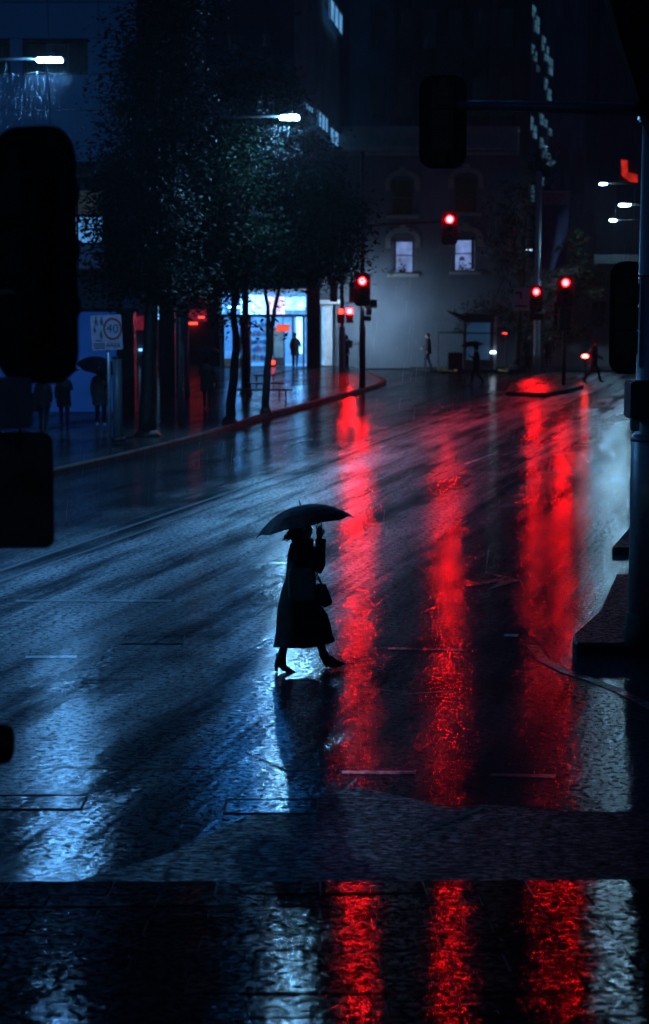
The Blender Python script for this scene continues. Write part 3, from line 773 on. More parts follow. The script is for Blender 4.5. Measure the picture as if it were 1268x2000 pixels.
MB().bx(x_(531), x_(537), YS - 0.5, YS - 0.44, zpx(711, YS), zpx(703, YS)).build('red_indicator', M['redsmall'], sh)
MB().bx(x_(530), x_(538), YS - 0.44, YS - 0.2, 0.1, zpx(700, YS)).build('indicator_post', M['frame'], sh)
# dim arcade further left behind the trees, with red and blue signs
Yg = YC + 2
ar = empty('shop_arcade', (xpx(330, Yg), Yg, 0), 'dim arcade with pink and blue signs seen between tree trunks', 'shop')
MB().bx(xpx(225, Yg), sx0 - 0.2, Yg + 0.6, Yg + 1, 0.1, 6.5).build('wall', M['brownwall'], ar)
for p0, p1, q0, q1, m in ((256, 278, 618, 645, 'pinkglow'), (368, 402, 605, 628, 'pinkglow'), (306, 322, 598, 624, 'bluelamp'), (366, 384, 630, 634, 'redsmall'), (386, 398, 618, 622, 'redsmall'), (268, 276, 682, 686, 'bluelamp'), (390, 397, 575, 580, 'redsmall')):
    MB().bx(xpx(p0, Yg), xpx(p1, Yg), Yg + 0.42, Yg + 0.56, zpx(q1, Yg), zpx(q0, Yg)).build('lit_sign', M[m], ar)
for p in (245, 300, 360, 415): MB().bx(xpx(p, Yg) - 0.15, xpx(p, Yg) + 0.15, Yg + 0.3, Yg + 0.58, 0.1, 6.4).build('pier', M['wallB'], ar)
# red neon strokes on the right
Yn = YC - 1.0
ne = empty('neon_sign', at(1228, 360, Yn), 'red neon corner stroke sign half hidden by the near pole', 'sign')
MB().prism([(x, z) for x, z in ((-0.40, 1.15), (-0.10, 1.12), (-0.08, 0.52), (0.42, 0.42), (0.42, 0.05), (0.05, 0.08), (-0.36, 0.40))], at(1228, 358, Yn), (1, 0, 0), UP, 0.15).build('stroke', M['neon'], ne)
MB().box(at(1228, 335, Yn) + Vector((0, 0.6, 0)), (0.7, 0.95, 0.9)).build('bracket', M['frame'], ne)

# ================================================================== STREET LAMPS
def street_lamp(px, py, Y, L, pole_x, label, group, m='led', pole_r=0.08, tilt=0.0, pole_y=None):
    h = at(px, py, Y)
    root = empty('street_lamp', (pole_x, Y if pole_y is None else pole_y, 0.1), label, 'street lamp', group)
    s = 1 if h.x > pole_x else -1
    py_ = root.location.y
    MB().path([(pole_x, py_, 0.1), (pole_x, py_, 1.2), (pole_x, py_, 1.25), (pole_x, py_, h.z - 0.55)], [pole_r * 1.3, pole_r * 1.3, pole_r, pole_r * 0.7], 12).build('pole', M['postgrey'], root, True)
    e = h - Vector((s * L * 0.45, 0, -0.06))
    MB().path([(pole_x, py_, h.z - 0.6), (pole_x + s * 0.25, py_ + (Y - py_) * 0.1, h.z - 0.2), (pole_x + s * 0.7, py_ + (Y - py_) * 0.3, h.z), tuple(e)], [0.045, 0.045, 0.04, 0.035], 8).build('arm', M['blackm'], root, True)
    TR = Matrix.Rotation(-math.radians(tilt), 3, 'X')     # head tipped towards the carriageway
    prof = []
    for t, w, hh in ((-0.52, 0.05, 0.05), (-0.40, 0.12, 0.08), (0.0, 0.17, 0.10), (0.38, 0.15, 0.08), (0.52, 0.05, 0.04)):
        c = h + Vector((s * t * L, 0, 0.035))
        prof.append([h + TR @ (c - h + Vector((0, w * math.cos(a), hh * max(0, math.sin(a))))) for a in [2 * math.pi * k / 12 for k in range(12)]])
    hd = MB().rings(prof).build('lamp_head', M['postdark'], root, True)
    MB().prism(rrect(L * 0.86, 0.16, 0.04, 3), h + TR @ Vector((0, 0, 0.01)), (1, 0, 0), TR @ Vector((0, 1, 0)), -0.012).build('led_panel', M[m], hd)
    MB().prism(rrect(L * 0.30, 0.10, 0.03, 3), h + TR @ Vector((0, 0, 0.132)), (1, 0, 0), TR @ Vector((0, 1, 0)), 0.05).build('sensor_box', M['postgrey'], hd)
    return root
Y1 = 41.0; Y2l = gnd(352, 832, 0.15).y
street_lamp(97, 119, Y1, 0.64, xpx(-150, Y1), 'street lamp with bright panel at the upper left, pole out of view', 'street lamps', 'led', 0.08, 14)
street_lamp(-830, 60, 25.5, 0.70, -12.2, 'added street lamp out of view at the left, continuing the row', 'street lamps')  # unseen lamp added to light the near pole and the road
street_lamp(566, 231, Y2l, 0.62, xpx(352, Y2l), 'street lamp on a long arm glowing above the tree crowns', 'street lamps', 'led2', 0.08, 26)
street_lamp(1220, 401, 92.0, 0.60, xpx(1285, 92), 'largest glowing street lamp beside the near right pole', 'street lamps', 'ledfar', 0.08, 9)
street_lamp(1178, 360, 116.0, 0.46, xpx(1330, 116), 'higher small street lamp left of the red neon sign', 'street lamps', 'ledfar', 0.08, 9)
street_lamp(1197, 431, 132.0, 0.46, xpx(1345, 132), 'lowest of the three small street lamps at the right', 'street lamps', 'ledfar', 0.08, 9)
street_lamp(1033, 488, 98.0, 0.36, xpx(1058, 98), 'tiny street lamp left of the navy banner', 'street lamps', 'ledtiny', 0.05)

# ================================================================== TRAFFIC SIGNALS
def signal_head(par, c, fwd, red=True, bw=0.60, bh=1.26, sc=1.0, lens_r=0.15, board=True, two=False, back_detail=False, lit='red'):
    """three (or two) lanterns on a black target board; fwd = the way the lenses face"""
    fwd = Vector((fwd[0], fwd[1], 0)).normalized(); rt = Vector((fwd.y, -fwd.x, 0)) * -1.0
    u = UP.cross(fwd).normalized()               # u x UP = fwd
    c = Vector(c); lens_r *= sc; st = lens_r * 2.35
    R = Matrix((u, fwd, UP)).transposed()
    n = 2 if two else 3
    zs_ = [(n - 1) / 2 * st - k * st for k in range(n)]
    hs = MB()
    for z in zs_: hs.box(c + UP * z - fwd * 0.02, (lens_r * 2.2, 0.20 * sc, st * 0.96), R)
    if back_detail:
        for z in zs_: hs.box(c + UP * z - fwd * 0.14, (lens_r * 1.6, 0.05, st * 0.7), R)
        hs.box(c + UP * (st * 1.6) - fwd * 0.08, (0.08, 0.08, 0.12), R); hs.box(c - UP * (st * 1.6) - fwd * 0.08, (0.08, 0.08, 0.12), R)
    hd = hs.build('signal_head', M['black'], par, False, 0.012)
    if board:
        MB().prism(rrect(bw * sc, bh * sc, 0.16 * sc), c + fwd * 0.03, u, UP, 0.025).build('target_board', M['blackm'], hd)
    for k, z in enumerate(zs_):
        lc = c + UP * z + fwd * 0.095
        MB().prism(circ(lens_r * (0.92 if not two else 0.8), 14), lc, u, UP, 0.012).build('lens', M[lit] if (k == 0 and red) else M['deadlens'], hd)
        vz = MB(); vs, fs = [], []
        m_ = 12
        for j in range(m_ + 1):
            a = math.radians(-35 + 250 * j / m_)
            for d, rr in ((0.0, 1.0), (0.20 - 0.10 * (abs(j - m_ / 2) / (m_ / 2)) ** 2, 1.0), (0.20 - 0.10 * (abs(j - m_ / 2) / (m_ / 2)) ** 2, 1.06), (0.0, 1.06)):
                vs.append(lc + (u * math.cos(a) + UP * math.sin(a)) * lens_r * rr + fwd * d * sc)
        for j in range(m_):
            for q in range(4): fs.append((j * 4 + q, j * 4 + (q + 1) % 4, j * 4 + 4 + (q + 1) % 4, j * 4 + 4 + q))
        vz.add(vs, fs).build('visor', M['black'], hd)
    return hd
# far left mast with an arm over the road
b = gnd(708, 757, 0.15); sig = empty('mast_arm_signal', b, 'mast arm traffic signal with two red lights at the far left kerb', 'traffic signal', 'red traffic signals')
Ym = b.y; zt_ = zpx(296, Ym)
MB().path([(b.x, Ym, 0.15), (b.x, Ym, zpx(640, Ym)), (b.x, Ym, zpx(636, Ym)), (b.x, Ym, zt_)], [0.13, 0.13, 0.10, 0.08], 14).build('pole', M['postdark'], sig, True)
arm_z = zpx(437, Ym); xe = xpx(868, Ym)
MB().path([(b.x, Ym, arm_z - 0.1), (b.x + 1.2, Ym, arm_z), (xe, Ym, arm_z + 0.08)], [0.07, 0.06, 0.045], 10).build('mast_arm', M['postdark'], sig, True)
signal_head(sig, at(878, 446, Ym - 0.2), (0, -1, 0), True, 0.66, 1.32)
signal_head(sig, at(708, 566, Ym - 0.28), (0, -1, 0), True, 0.66, 1.32)
MB().box(at(684, 672, Ym), (0.18, 0.2, 0.32)).build('call_button_box', M['postdark'], sig)
MB().path([at(690, 672, Ym), at(708, 672, Ym)], 0.025, 6).build('box_bracket', M['postdark'], sig)
q = at(713, 595, Ym - 0.15); MB().box(q, (0.26, 0.12, 0.05)).build('work_lamp', M['whitelamp'], sig)
MB().box(at(721, 606, Ym), (0.22, 0.25, 0.42)).build('side_lantern', M['black'], sig); MB().box(at(718, 622, Ym), (0.30, 0.22, 0.2)).build('side_lantern', M['black'], sig)
# second post behind it with pedestrian lights
b = gnd(668, 726, 0.15); ps = empty('pedestrian_signal', b, 'grey post with two small red pedestrian lights before the lit wall', 'traffic signal')
Yp = b.y
MB().path([(b.x, Yp, 0.15), (b.x, Yp, zpx(640, Yp)), (b.x, Yp, zpx(638, Yp)), (b.x, Yp, zpx(540, Yp))], [0.15, 0.15, 0.1, 0.09], 12).build('post', M['postgrey'], ps, True)
for px in (666, 683):
    hd = MB().box(at(px, 616, Yp - 0.18), (0.34, 0.2, 0.72)).build('pedestrian_lantern', M['black'], ps)
    MB().box(at(px, 608, Yp - 0.30), (0.24, 0.03, 0.24)).build('red_figure_lens', M['red'] if px == 683 else M['redsmall'], hd)
for k, px in enumerate((652, 689)):
    hd = MB().box(at(px, 570, Yp - 0.1), (0.36, 0.3, 0.95)).build('side_lantern', M['black'], ps)
    for z in range(3): MB().box(at(px + 2, 562 + z * 9, Yp - 0.3), (0.30, 0.16, 0.04)).build('visor', M['black'], hd)
fl = at(722, 596, YC - 3.0); R_f = Matrix.Rotation(math.radians(52), 3, 'X')
MB().box(fl + R_f @ Vector((0, 0, 0.10)), (0.75, 0.42, 0.12), R_f).build('floodlight', M['black'], ps)
MB().box(fl + R_f @ Vector((0, 0, 0.025)), (0.66, 0.34, 0.02), R_f).build('floodlight_panel', M['flood'], ps)
MB().path([fl + Vector((0, 0, 0.12)), (b.x, fl.y, fl.z + 0.12), (b.x, b.y, fl.z + 0.1)], 0.03, 6).build('floodlight_arm', M['postgrey'], ps)
# right pair in the far junction
b = gnd(1048, 727); s2 = empty('signal_pole', b, 'tall pale pole with a red signal and a turn sign in the junction', 'traffic signal', 'red traffic signals')
MB().path([b, (b.x, b.y, 0.9), (b.x, b.y, zpx(335, b.y))], [0.20, 0.17, 0.13], 14).build('pole', M['galv'], s2, True)
signal_head(s2, at(1047, 584, b.y - 0.5), (0, -1, 0), True, 0.62, 1.3, lit='redb')
MB().box(at(1047, 618, b.y - 0.3), (0.7, 0.25, 0.35)).build('controller_box', M['black'], s2)
b3 = gnd(1101, 752, 0.16); s3 = empty('signal_post', b3, 'red signal on a thin post standing on the far traffic island', 'traffic signal', 'red traffic signals')
MB().path([b3, (b3.x, b3.y, zpx(600, b3.y))], [0.075, 0.06], 12).build('post', M['postdark'], s3, True)
signal_head(s3, at(1104, 569, b3.y - 0.25), (0, -1, 0), True, 0.70, 1.22, lit='redb')
MB().box(at(1103, 624, b3.y - 0.1), (0.5, 0.14, 0.9)).build('lower_lantern', M['black'], s3)
# turn sign on the pale pole
YT = b.y - 0.35
ts = empty('turn_sign', at(1018, 604, YT), 'square turn sign glowing pink beside the red signal', 'sign')
fc = MB().prism(rrect(0.72, 1.12, 0.05, 3), at(1018, 584, YT), (1, 0, 0), UP, 0.02).build('sign_plate', M['pinksign'], ts)
ar_ = MB(); c = at(1018, 576, YT - 0.024)
ar_.prism([(-0.05, -0.2), (0.05, -0.2), (0.05, 0.05), (0.2, 0.05), (0.2, 0.0), (0.32, 0.1), (0.2, 0.2), (0.2, 0.15), (-0.05, 0.15)], c, (-1, 0, 0), UP, -0.006)
ar_.build('arrow_mark', M['signink'], ts)
MB().box(at(1018, 598, YT - 0.026), (0.6, 0.006, 0.10)).build('text_bar', M['signink'], ts)
MB().path([at(1022, 584, YT + 0.05), at(1045, 584, YT + 0.05)], 0.03, 6).build('bracket', M['galv'], ts)
# banner hanging from the pale pole
YBn = b.y - 0.05
bn = empty('street_banner', at(1085, 530, YBn), 'navy cloth banner with pale top hanging from the tall pole', 'banner')
mb = MB(); nx, nz = 6, 12
x0b, x1b = xpx(1058, YBn), xpx(1111, YBn); zb1, zb0_ = zpx(374, YBn), zpx(532, YBn)
for side in (0, 1):
    vs = []
    for j in range(nz + 1):
        for i in range(nx + 1):
            t = j / nz; sft = 0.10 * math.sin(i * 1.1 + t * 3) * t
            zz = zb1 + (zb0_ - zb1) * t * (1 - 0.20 * (abs(i / nx - 0.35)) * t)
            vs.append((x0b + (x1b - x0b) * i / nx * (1 - 0.12 * t), YBn + sft + side * 0.012, zz))
    mb.add(vs, [(j * (nx + 1) + i, j * (nx + 1) + i + 1, (j + 1) * (nx + 1) + i + 1, (j + 1) * (nx + 1) + i) for j in range(nz) for i in range(nx)])
for i_, f in enumerate(mb.f):
    if min(mb.v[k].z for k in f) > zb1 - (zb1 - zb0_) * 0.17: mb.mi[i_] = 1
mb.build('cloth', [M['banner'], M['bannertop']], bn, True)
MB().path([at(1048, 374, YBn), at(1114, 374, YBn)], 0.025, 6).build('top_rod', M['galv'], bn)
# near right: tall pole with mast arm, seen from the back
Yr = gnd(1250, 1262, 0.15).y; xr_ = xpx(1258, Yr, 1200)
rp = empty('near_mast_arm_signal', (xr_, Yr, 0.15), 'near blue lit pole at the right edge with arm and black signal backs', 'traffic signal')
bl = 158.0
za = at(1258, 210, Yr).z
MB().path([(xr_, Yr, 0.15), (xr_, Yr, 0.30), (xr_, Yr, 0.55), (xr_, Yr, 0.56)], [0.225, 0.225, 0.215, 0.195], 16).build('base_shroud', M['blackm'], rp, True)
MB().path([(xr_, Yr, 0.5), (xr_, Yr, zpx(856, Yr)), (xr_, Yr, zpx(850, Yr)), (xr_, Yr, zpx(130, Yr))], [0.19, 0.19, 0.155, 0.13], 20).build('pole', M['galv'], rp, True)
MB().path([(xr_, Yr, zpx(856, Yr) - 0.03), (xr_, Yr, zpx(856, Yr)), (xr_, Yr, zpx(847, Yr))], [0.2, 0.2, 0.165], 20).build('shroud_collar', M['postgrey'], rp, True)
MB().path([(xr_, Yr, za - 0.03), (xr_ - 0.9, Yr - 0.02, za), (xpx(872, Yr), Yr - 0.05, za + 0.02)], [0.075, 0.065, 0.055], 12).build('mast_arm', M['postgrey'], rp, True)
MB().box((xr_, Yr, za - 0.03), (0.34, 0.34, 0.24)).build('arm_clamp', M['postdark'], rp, False, 0.02)
signal_head(rp, at(865, 238, Yr - 0.05), (0.12, 1, 0), False, 0.54, 1.04, 1.0, 0.11, True, False, True)
signal_head(rp, at(1226, 621, Yr + 0.05), (0.25, 1, 0), False, 0.42, 1.30, 1.0, 0.12, True, False, True)
for z in (575, 670): MB().path([at(1222, z, Yr), at(1250, z, Yr)], 0.025, 8).build('bracket', M['black'], rp)
MB().box(at(1256, 780, Yr - 0.1), (0.36, 0.5, 0.44)).build('terminal_box', M['black'], rp, False, 0.02)
MB().box(at(1240, 825, Yr - 0.2), (0.10, 0.1, 0.2)).build('cable_entry', M['galv'], rp, False, 0.01)
MB().path([(xr_, Yr, zpx(540, Yr)), (xr_, Yr, zpx(537, Yr))], 0.165, 16).build('band', M['black'], rp)
MB().path([(xr_, Yr, zpx(232, Yr)), (xr_, Yr, zpx(222, Yr))], 0.16, 16).build('band', M['black'], rp)
pw = MB(); pw.path([(xr_ + 0.12, Yr - 0.13, zpx(500, Yr)), (xr_ + 0.12, Yr - 0.13, zpx(295, Yr))], 0.09, 12); pw.build('wrapped_poster', M['white'], rp, True)
# black curved hood above the pole (top right corner)
hd = MB(); Yh = Yr - 1.0
pts = [(1188, -40), (1192, 0), (1208, 60), (1226, 120), (1240, 165), (1256, 215), (1290, 290), (1420, 330), (1420, -40)]
o_ = at(1300, 150, Yh); hd.prism([((at(*p, Yh) - o_).x, (at(*p, Yh) - o_).z) for p in pts], o_, (1, 0, 0), UP, -0.35)
tag(hd.build('awning', mat('black_awning_cloth', (0.003, 0.003, 0.003), 1.0, ior=1.05)), 'black curved awning edge in the upper right corner', 'awning')
# near left: black target board seen from behind on a post outside the frame
Yl = 9.2; sl = ppm(Yl, 4.4)
xl_ = xpx(-80, Yl)
lp = empty('near_signal', (xl_, Yl, 0), 'huge black signal board seen from behind at the left edge', 'traffic signal')
MB().path([(xl_, Yl, 0), (xl_, Yl, 5.6)], [0.085, 0.08], 16).build('post', M['postdark'], lp, True)
signal_head(lp, at(58, 500, Yl + 0.06), (0.55, 1, 0), False, 0.50, 1.265, 1.0, 0.12, True, False, True)
for py in (400, 576): MB().box(at(2, py, Yl - 0.02), (0.24, 0.05, 0.045 if py == 400 else 0.05)).build('bracket', M['postgrey'], lp, False, 0.005)
MB().box(at(18, 787, Yl - 0.05), (0.19, 0.17, 0.25), Matrix.Rotation(0.5, 3, 'Z')).build('lantern_box', M['galv'], lp, False, 0.01)
MB().path([at(-40, 790, Yl), at(10, 790, Yl)], 0.02, 8).build('bracket', M['postdark'], lp)
MB().path([at(-5, 838, Yl - 0.08), at(14, 862, Yl - 0.1), at(34, 880, Yl - 0.1), at(40, 838, Yl - 0.08)], 0.008, 6).build('cable', M['black'], lp)
bb = MB(); bb.path([at(-30, 1452, Yl), at(-5, 1452, Yl - 0.04), at(14, 1452, Yl - 0.06), at(24, 1452, Yl - 0.06)], [0.10, 0.105, 0.10, 0.075], 14); bb.build('call_button', M['blackm'], lp, True)
sp = empty('sign_panel', at(20, 955, Yl), 'dark rounded sign back below the black signal board at the left edge', 'sign')
MB().prism(rrect(0.58, 0.58, 0.05), at(-9, 957, Yl - 0.06), (1, 0, 0), UP, 0.012).build('plate', M['signback'], sp)
for p in ((50, 928), (10, 905), (8, 955), (60, 1030)): MB().prism(circ(0.035 if p[0] == 50 else 0.012, 12), at(*p, Yl - 0.074), (1, 0, 0), UP, 0.012).build('fixing', M['black'], sp)
MB().box(at(65, 952, Yl - 0.08), (0.08, 0.01, 0.05)).build('sticker', M['black'], sp)

# ================================================================== SIGNS AND POSTS
b = gnd(215, 888, 0.15); Ys = b.y; sg = empty('speed_sign', b, 'white 40 AREA speed sign with red ring on a grey post', 'sign')
MB().path([b, (b.x, b.y, zpx(640, Ys))], 0.045, 10).build('post', M['galv'], sg, True)
cz = at(208.5, 649.5, Ys - 0.08); w_ = 60 / ppm(Ys, 3); h_ = 68 / ppm(Ys, 3)
R_ = Matrix.Rotation(-0.045, 3, 'Y'); ru, rv = R_ @ Vector((1, 0, 0)), R_ @ UP
MB().prism(rrect(w_, h_, 0.04, 3), cz, ru, rv, 0.012).build('plate', M['signface'], sg)
fz = cz + Vector((0, -0.017, 0))
def on(a, b_): return fz + ru * a + rv * b_
mb = MB(); cx_, cy_ = w_ * 0.20, h_ * 0.10
for k in range(20):
    a0, a1 = 2 * math.pi * k / 20, 2 * math.pi * (k + 1) / 20
    mb.prism([(0.235 * math.cos(a0) + cx_, 0.275 * math.sin(a0) + cy_), (0.235 * math.cos(a1) + cx_, 0.275 * math.sin(a1) + cy_), (0.185 * math.cos(a1) + cx_, 0.225 * math.sin(a1) + cy_), (0.185 * math.cos(a0) + cx_, 0.225 * math.sin(a0) + cy_)], fz, ru, rv, 0.004)
mb.build('red_ring', M['signred'], sg)
def text_part(body, size, pos, par, m, sx=1.0, name='lettering'):
    cu = bpy.data.curves.new('t', 'FONT'); cu.body = body; cu.size = size; cu.extrude = 0.003; cu.align_x = 'CENTER'; cu.align_y = 'CENTER'
    t = bpy.data.objects.new('t', cu); COL.objects.link(t); bpy.context.view_layer.update()
    me = bpy.data.meshes.new_from_object(t.evaluated_get(bpy.context.evaluated_depsgraph_get())); bpy.data.objects.remove(t)
    me.materials.clear(); me.materials.append(m); me.name = name
    o = bpy.data.objects.new(name, me); COL.objects.link(o); o.parent = par
    off = Vector(par.location)
    o.location = Vector(pos) - off; o.rotation_euler = (math.pi / 2, 0.045, 0); o.scale = (sx, 1, 1)
    return o
text_part('40', 0.30, on(cx_, cy_) + Vector((0, -0.004, 0)), sg, M['signink'], 1.0)
text_part('AREA', 0.145, on(cx_, -h_ * 0.37) + Vector((0, -0.004, 0)), sg, M['signink'], 1.0)
def pict(x, y, s):
    mb = MB(); mb.prism(circ(0.028 * s, 8, x, y + 0.10 * s), fz, ru, rv, 0.004)
    mb.prism([(x - 0.03 * s, y + 0.06 * s), (x - 0.045 * s, y - 0.02 * s), (x - 0.03 * s, y - 0.12 * s), (x - 0.005 * s, y - 0.12 * s), (x, y - 0.03 * s), (x + 0.02 * s, y - 0.12 * s), (x + 0.045 * s, y - 0.12 * s), (x + 0.04 * s, y - 0.02 * s), (x + 0.03 * s, y + 0.06 * s)], fz, ru, rv, 0.004)
    mb.build('walking_figure', M['signink'], sg)
pict(-w_ * 0.32, h_ * 0.33, 0.9); pict(-w_ * 0.14, h_ * 0.33, 0.9); pict(-w_ * 0.38, h_ * 0.10, 0.7); pict(-w_ * 0.18, -h_ * 0.06, 0.8)
for k, (a, ww_) in enumerate(((-0.22, 0.16), (-0.31, 0.28), (-0.37, 0.28), (-0.43, 0.26))):
    MB().box(on(-w_ * 0.26, h_ * a), (ww_, 0.006, 0.022)).build('text_bar', M['signink'], sg)
# broad pale strip (post sleeve) behind the sign post and a short post further on
def plain_post(px, py, top, r, label, m='postgrey', cap=True):
    b = gnd(px, py, 0.15); o = empty('bollard_post', b, label, 'post')
    MB().path([b, (b.x, b.y, zpx(top, b.y))], [r, r * 0.95], 12).build('shaft', M[m], o, True)
    if cap: MB().path([(b.x, b.y, zpx(top, b.y)), (b.x, b.y, zpx(top, b.y) + 0.05)], [r * 1.15, r * 0.9], 12).build('cap', M['postdark'], o, True)
    MB().path([b, b + UP * 0.12], [r * 1.5, r * 1.4], 12).build('base_plate', M['postdark'], o, True)
plain_post(231, 862, 700, 0.13, 'wide dim post standing just behind the speed sign post')
plain_post(366, 770, 610, 0.09, 'thin grey post right of the lamp pole among the trees')
plain_post(1143, 741, 703, 0.04, 'short stand-in post carrying a small red light behind the striding person', 'postdark', False)
b = gnd(1143, 741, 0.15); rl = empty('red_light', at(1143, 703, b.y), 'small glowing red light behind the striding person, taken for a tail light', 'lamp')  # taken for a vehicle tail light, built here as a lamp on a post
MB().path([at(1143, 702, b.y), at(1143, 699, b.y)], 0.09, 10).build('lamp_base', M['black'], rl)
MB().ball(at(1143, 696, b.y), (0.15, 0.10, 0.09), 10, 6).build('red_dome', emis('red_light_glow', (1.0, 0.03, 0.02), 60.0), rl, True)
# ================================================================== SHELTER AND BARRIER
b = gnd(936, 722, 0.12); Yk = YC - 2.2
bs_ = empty('bus_shelter', (b.x, Yk, 0.12), 'small dark shelter with a dim blue glass panel against the wall', 'shelter')
xk = lambda p: xpx(p, Yk, 660)
for p in (908, 961): MB().bx(xk(p) - 0.07, xk(p) + 0.07, Yk - 0.07, Yk + 0.07, 0.12, zpx(615, Yk)).build('post', M['postdark'], bs_)
MB().bx(xk(906), xk(963), Yk - 0.7, Yk + 0.7, zpx(629, Yk), zpx(612, Yk)).build('roof_fascia', M['postdark'], bs_)
rf = MB(); rf.prism([(xk(874) - xk(936), 0.35), (xk(906) - xk(936), 0.10), (xk(906) - xk(936), -0.22), (xk(878) - xk(936), 0.22)], (xk(936), Yk + 0.8, zpx(620, Yk)), (1, 0, 0), UP, 1.6); rf.build('roof_wing', M['postdark'], bs_)
MB().bx(xk(912), xk(957), Yk - 0.02, Yk + 0.02, zpx(702, Yk), zpx(630, Yk)).build('glass_panel', emis('dim_blue_shelter_panel', (0.06, 0.22, 0.5), 0.16, 0.5, 1.2), bs_)
MB().bx(xk(908), xk(961), Yk - 0.1, Yk + 0.1, 0.12, zpx(703, Yk)).build('plinth', M['postdark'], bs_)
MB().bx(xk(964), xk(970), Yk - 0.05, Yk + 0.05, 0.12, zpx(618, Yk)).build('lit_post', M['galv'], bs_)
MB().box(at(963, 688, Yk - 0.15), (0.24, 0.1, 0.09)).build('panel_lamp', M['whitelamp'], bs_)
Yq = YC - 3.2
ba = empty('barrier', at(880, 720, Yq), 'pipe rail barrier left of the shelter', 'barrier')
MB().path([at(856, 649, Yq), at(990, 652, Yq)], 0.04, 6).build('rail', M['postdark'], ba)
for p in (857, 988): MB().path([at(p, 650, Yq), (at(p, 650, Yq).x, Yq, 0.1)], 0.05, 6).build('upright', M['postgrey'], ba)
MB().box(at(986, 651, Yq - 0.06), (0.22, 0.04, 0.05)).build('reflector', M['redsmall'], ba)
cb = empty('planter_box', at(889, 722, Yq - 0.3), 'dark slatted box on the pavement beside the barrier', 'planter')
x0_, x1_ = xpx(875, Yq, 700), xpx(903, Yq, 700)
for k in range(5): MB().bx(x0_, x1_, Yq - 0.3, Yq + 0.3, 0.14 + k * 0.17, 0.28 + k * 0.17).build('slat', M['postdark'], cb)
MB().bx(x0_ + 0.04, x1_ - 0.04, Yq - 0.26, Yq + 0.26, 0.12, 0.96).build('liner', M['blackm'], cb)
mb = MB(); random.seed(3)
for px0, px1 in ((856, 892), (972, 992)):
    for k in range(70):
        c = gnd(random.uniform(px0, px1), random.uniform(720, 725), 0.13); a = random.uniform(0, 6.28); u = Vector((math.cos(a), math.sin(a), random.uniform(0, 0.6))) * 0.12; w = Vector((-math.sin(a), math.cos(a), 0.3)) * 0.06
        mb.add([c - u, c + w, c + u, c - w], [(0, 1, 2, 3)])
tag(mb.build('leaf_litter', M['paper']), 'yellowish leaf litter along the foot of the far wall', 'leaves', None, 'stuff')

# ================================================================== TREES
def tree(base, label, blobs, limbs, leaves, lsize, mat_='leaf', r0=0.13, forks=(), group='street trees'):
    """blobs: (px, py, rx px, rz px, Y, ry m); limbs: lists of (px,py,Y) from the trunk top"""
    root = empty('street_tree', base, label, 'tree', group)
    tr = MB(); tp = None
    for pts, ra, rb in limbs:
        P = [Vector(base) if p is None else at(p[0], p[1], p[2]) for p in pts]
        Q = []
        for i in range(len(P) - 1):
            for k in range(4):
                t = k / 4; Q.append(P[i].lerp(P[i + 1], t) + Vector((random.gauss(0, 0.02), random.gauss(0, 0.02), 0)))
        Q.append(P[-1])
        tr.path(Q, [ra + (rb - ra) * i / (len(Q) - 1) for i in range(len(Q))], 9)
    b0 = Vector(base); tr.path([b0 - UP * 0.05, b0 + UP * 0.18], [limbs[0][1] * 1.7, limbs[0][1] * 1.02], 9)
    tr.build('trunk', M['bark'], root, True)
    cr = MB(); vol = [b_[2] * b_[3] for b_ in blobs]; tot = sum(vol)
    verts, faces = [], []
    twig = MB()
    for (px, py, rx, rz, Y, ry), v in zip(blobs, vol):
        c = at(px, py, Y); s = ppm(Y, c.z); ax, az = rx / s, rz / s
        ncl = max(6, int(leaves * v / tot / 26))
        for j in range(ncl):
            while True:
                q = Vector((random.uniform(-1, 1), random.uniform(-1, 1), random.uniform(-1, 1)))
                if 0.15 < q.length < 1: break
            cc = c + Vector((q.x * ax, q.y * ry, q.z * az)); cr_ = random.uniform(0.22, 0.55)
            if j % 2 == 0: twig.path([c + Vector((q.x * ax * 0.25, q.y * ry * 0.25, q.z * az * 0.25 - 0.2)), cc], [0.02, 0.006], 4, False)
            for _ in range(26):
                p = cc + Vector((random.gauss(0, cr_), random.gauss(0, cr_), random.gauss(0, cr_ * 0.55)))
                a = random.uniform(0, 6.28); tl = random.uniform(-0.9, 0.35)
                u = Vector((math.cos(a) * math.cos(tl), math.sin(a) * math.cos(tl), math.sin(tl))); w = u.cross(Vector((random.gauss(0, 0.5), random.gauss(0, 0.5), 1))).normalized()
                L = lsize * random.uniform(0.7, 1.35); W = L * 0.24; n = u.cross(w) * L * 0.08
                o = len(verts)
                verts += [p, p + u * L * 0.45 + w * W + n, p + u * L - n, p + u * L * 0.45 - w * W + n]
                faces += [(o, o + 1, o + 2), (o, o + 2, o + 3)]
    tag(twig.build('branch', M['bark'], root), kind='stuff')
    me = bpy.data.meshes.new('crown'); me.from_pydata([p - Vector(base) for p in verts], [], faces); me.materials.append(M[mat_])
    o = bpy.data.objects.new('crown', me); COL.objects.link(o); o.parent = root
    return root
random.seed(21)
t3 = gnd(288, 852, 0.15); Y3 = t3.y
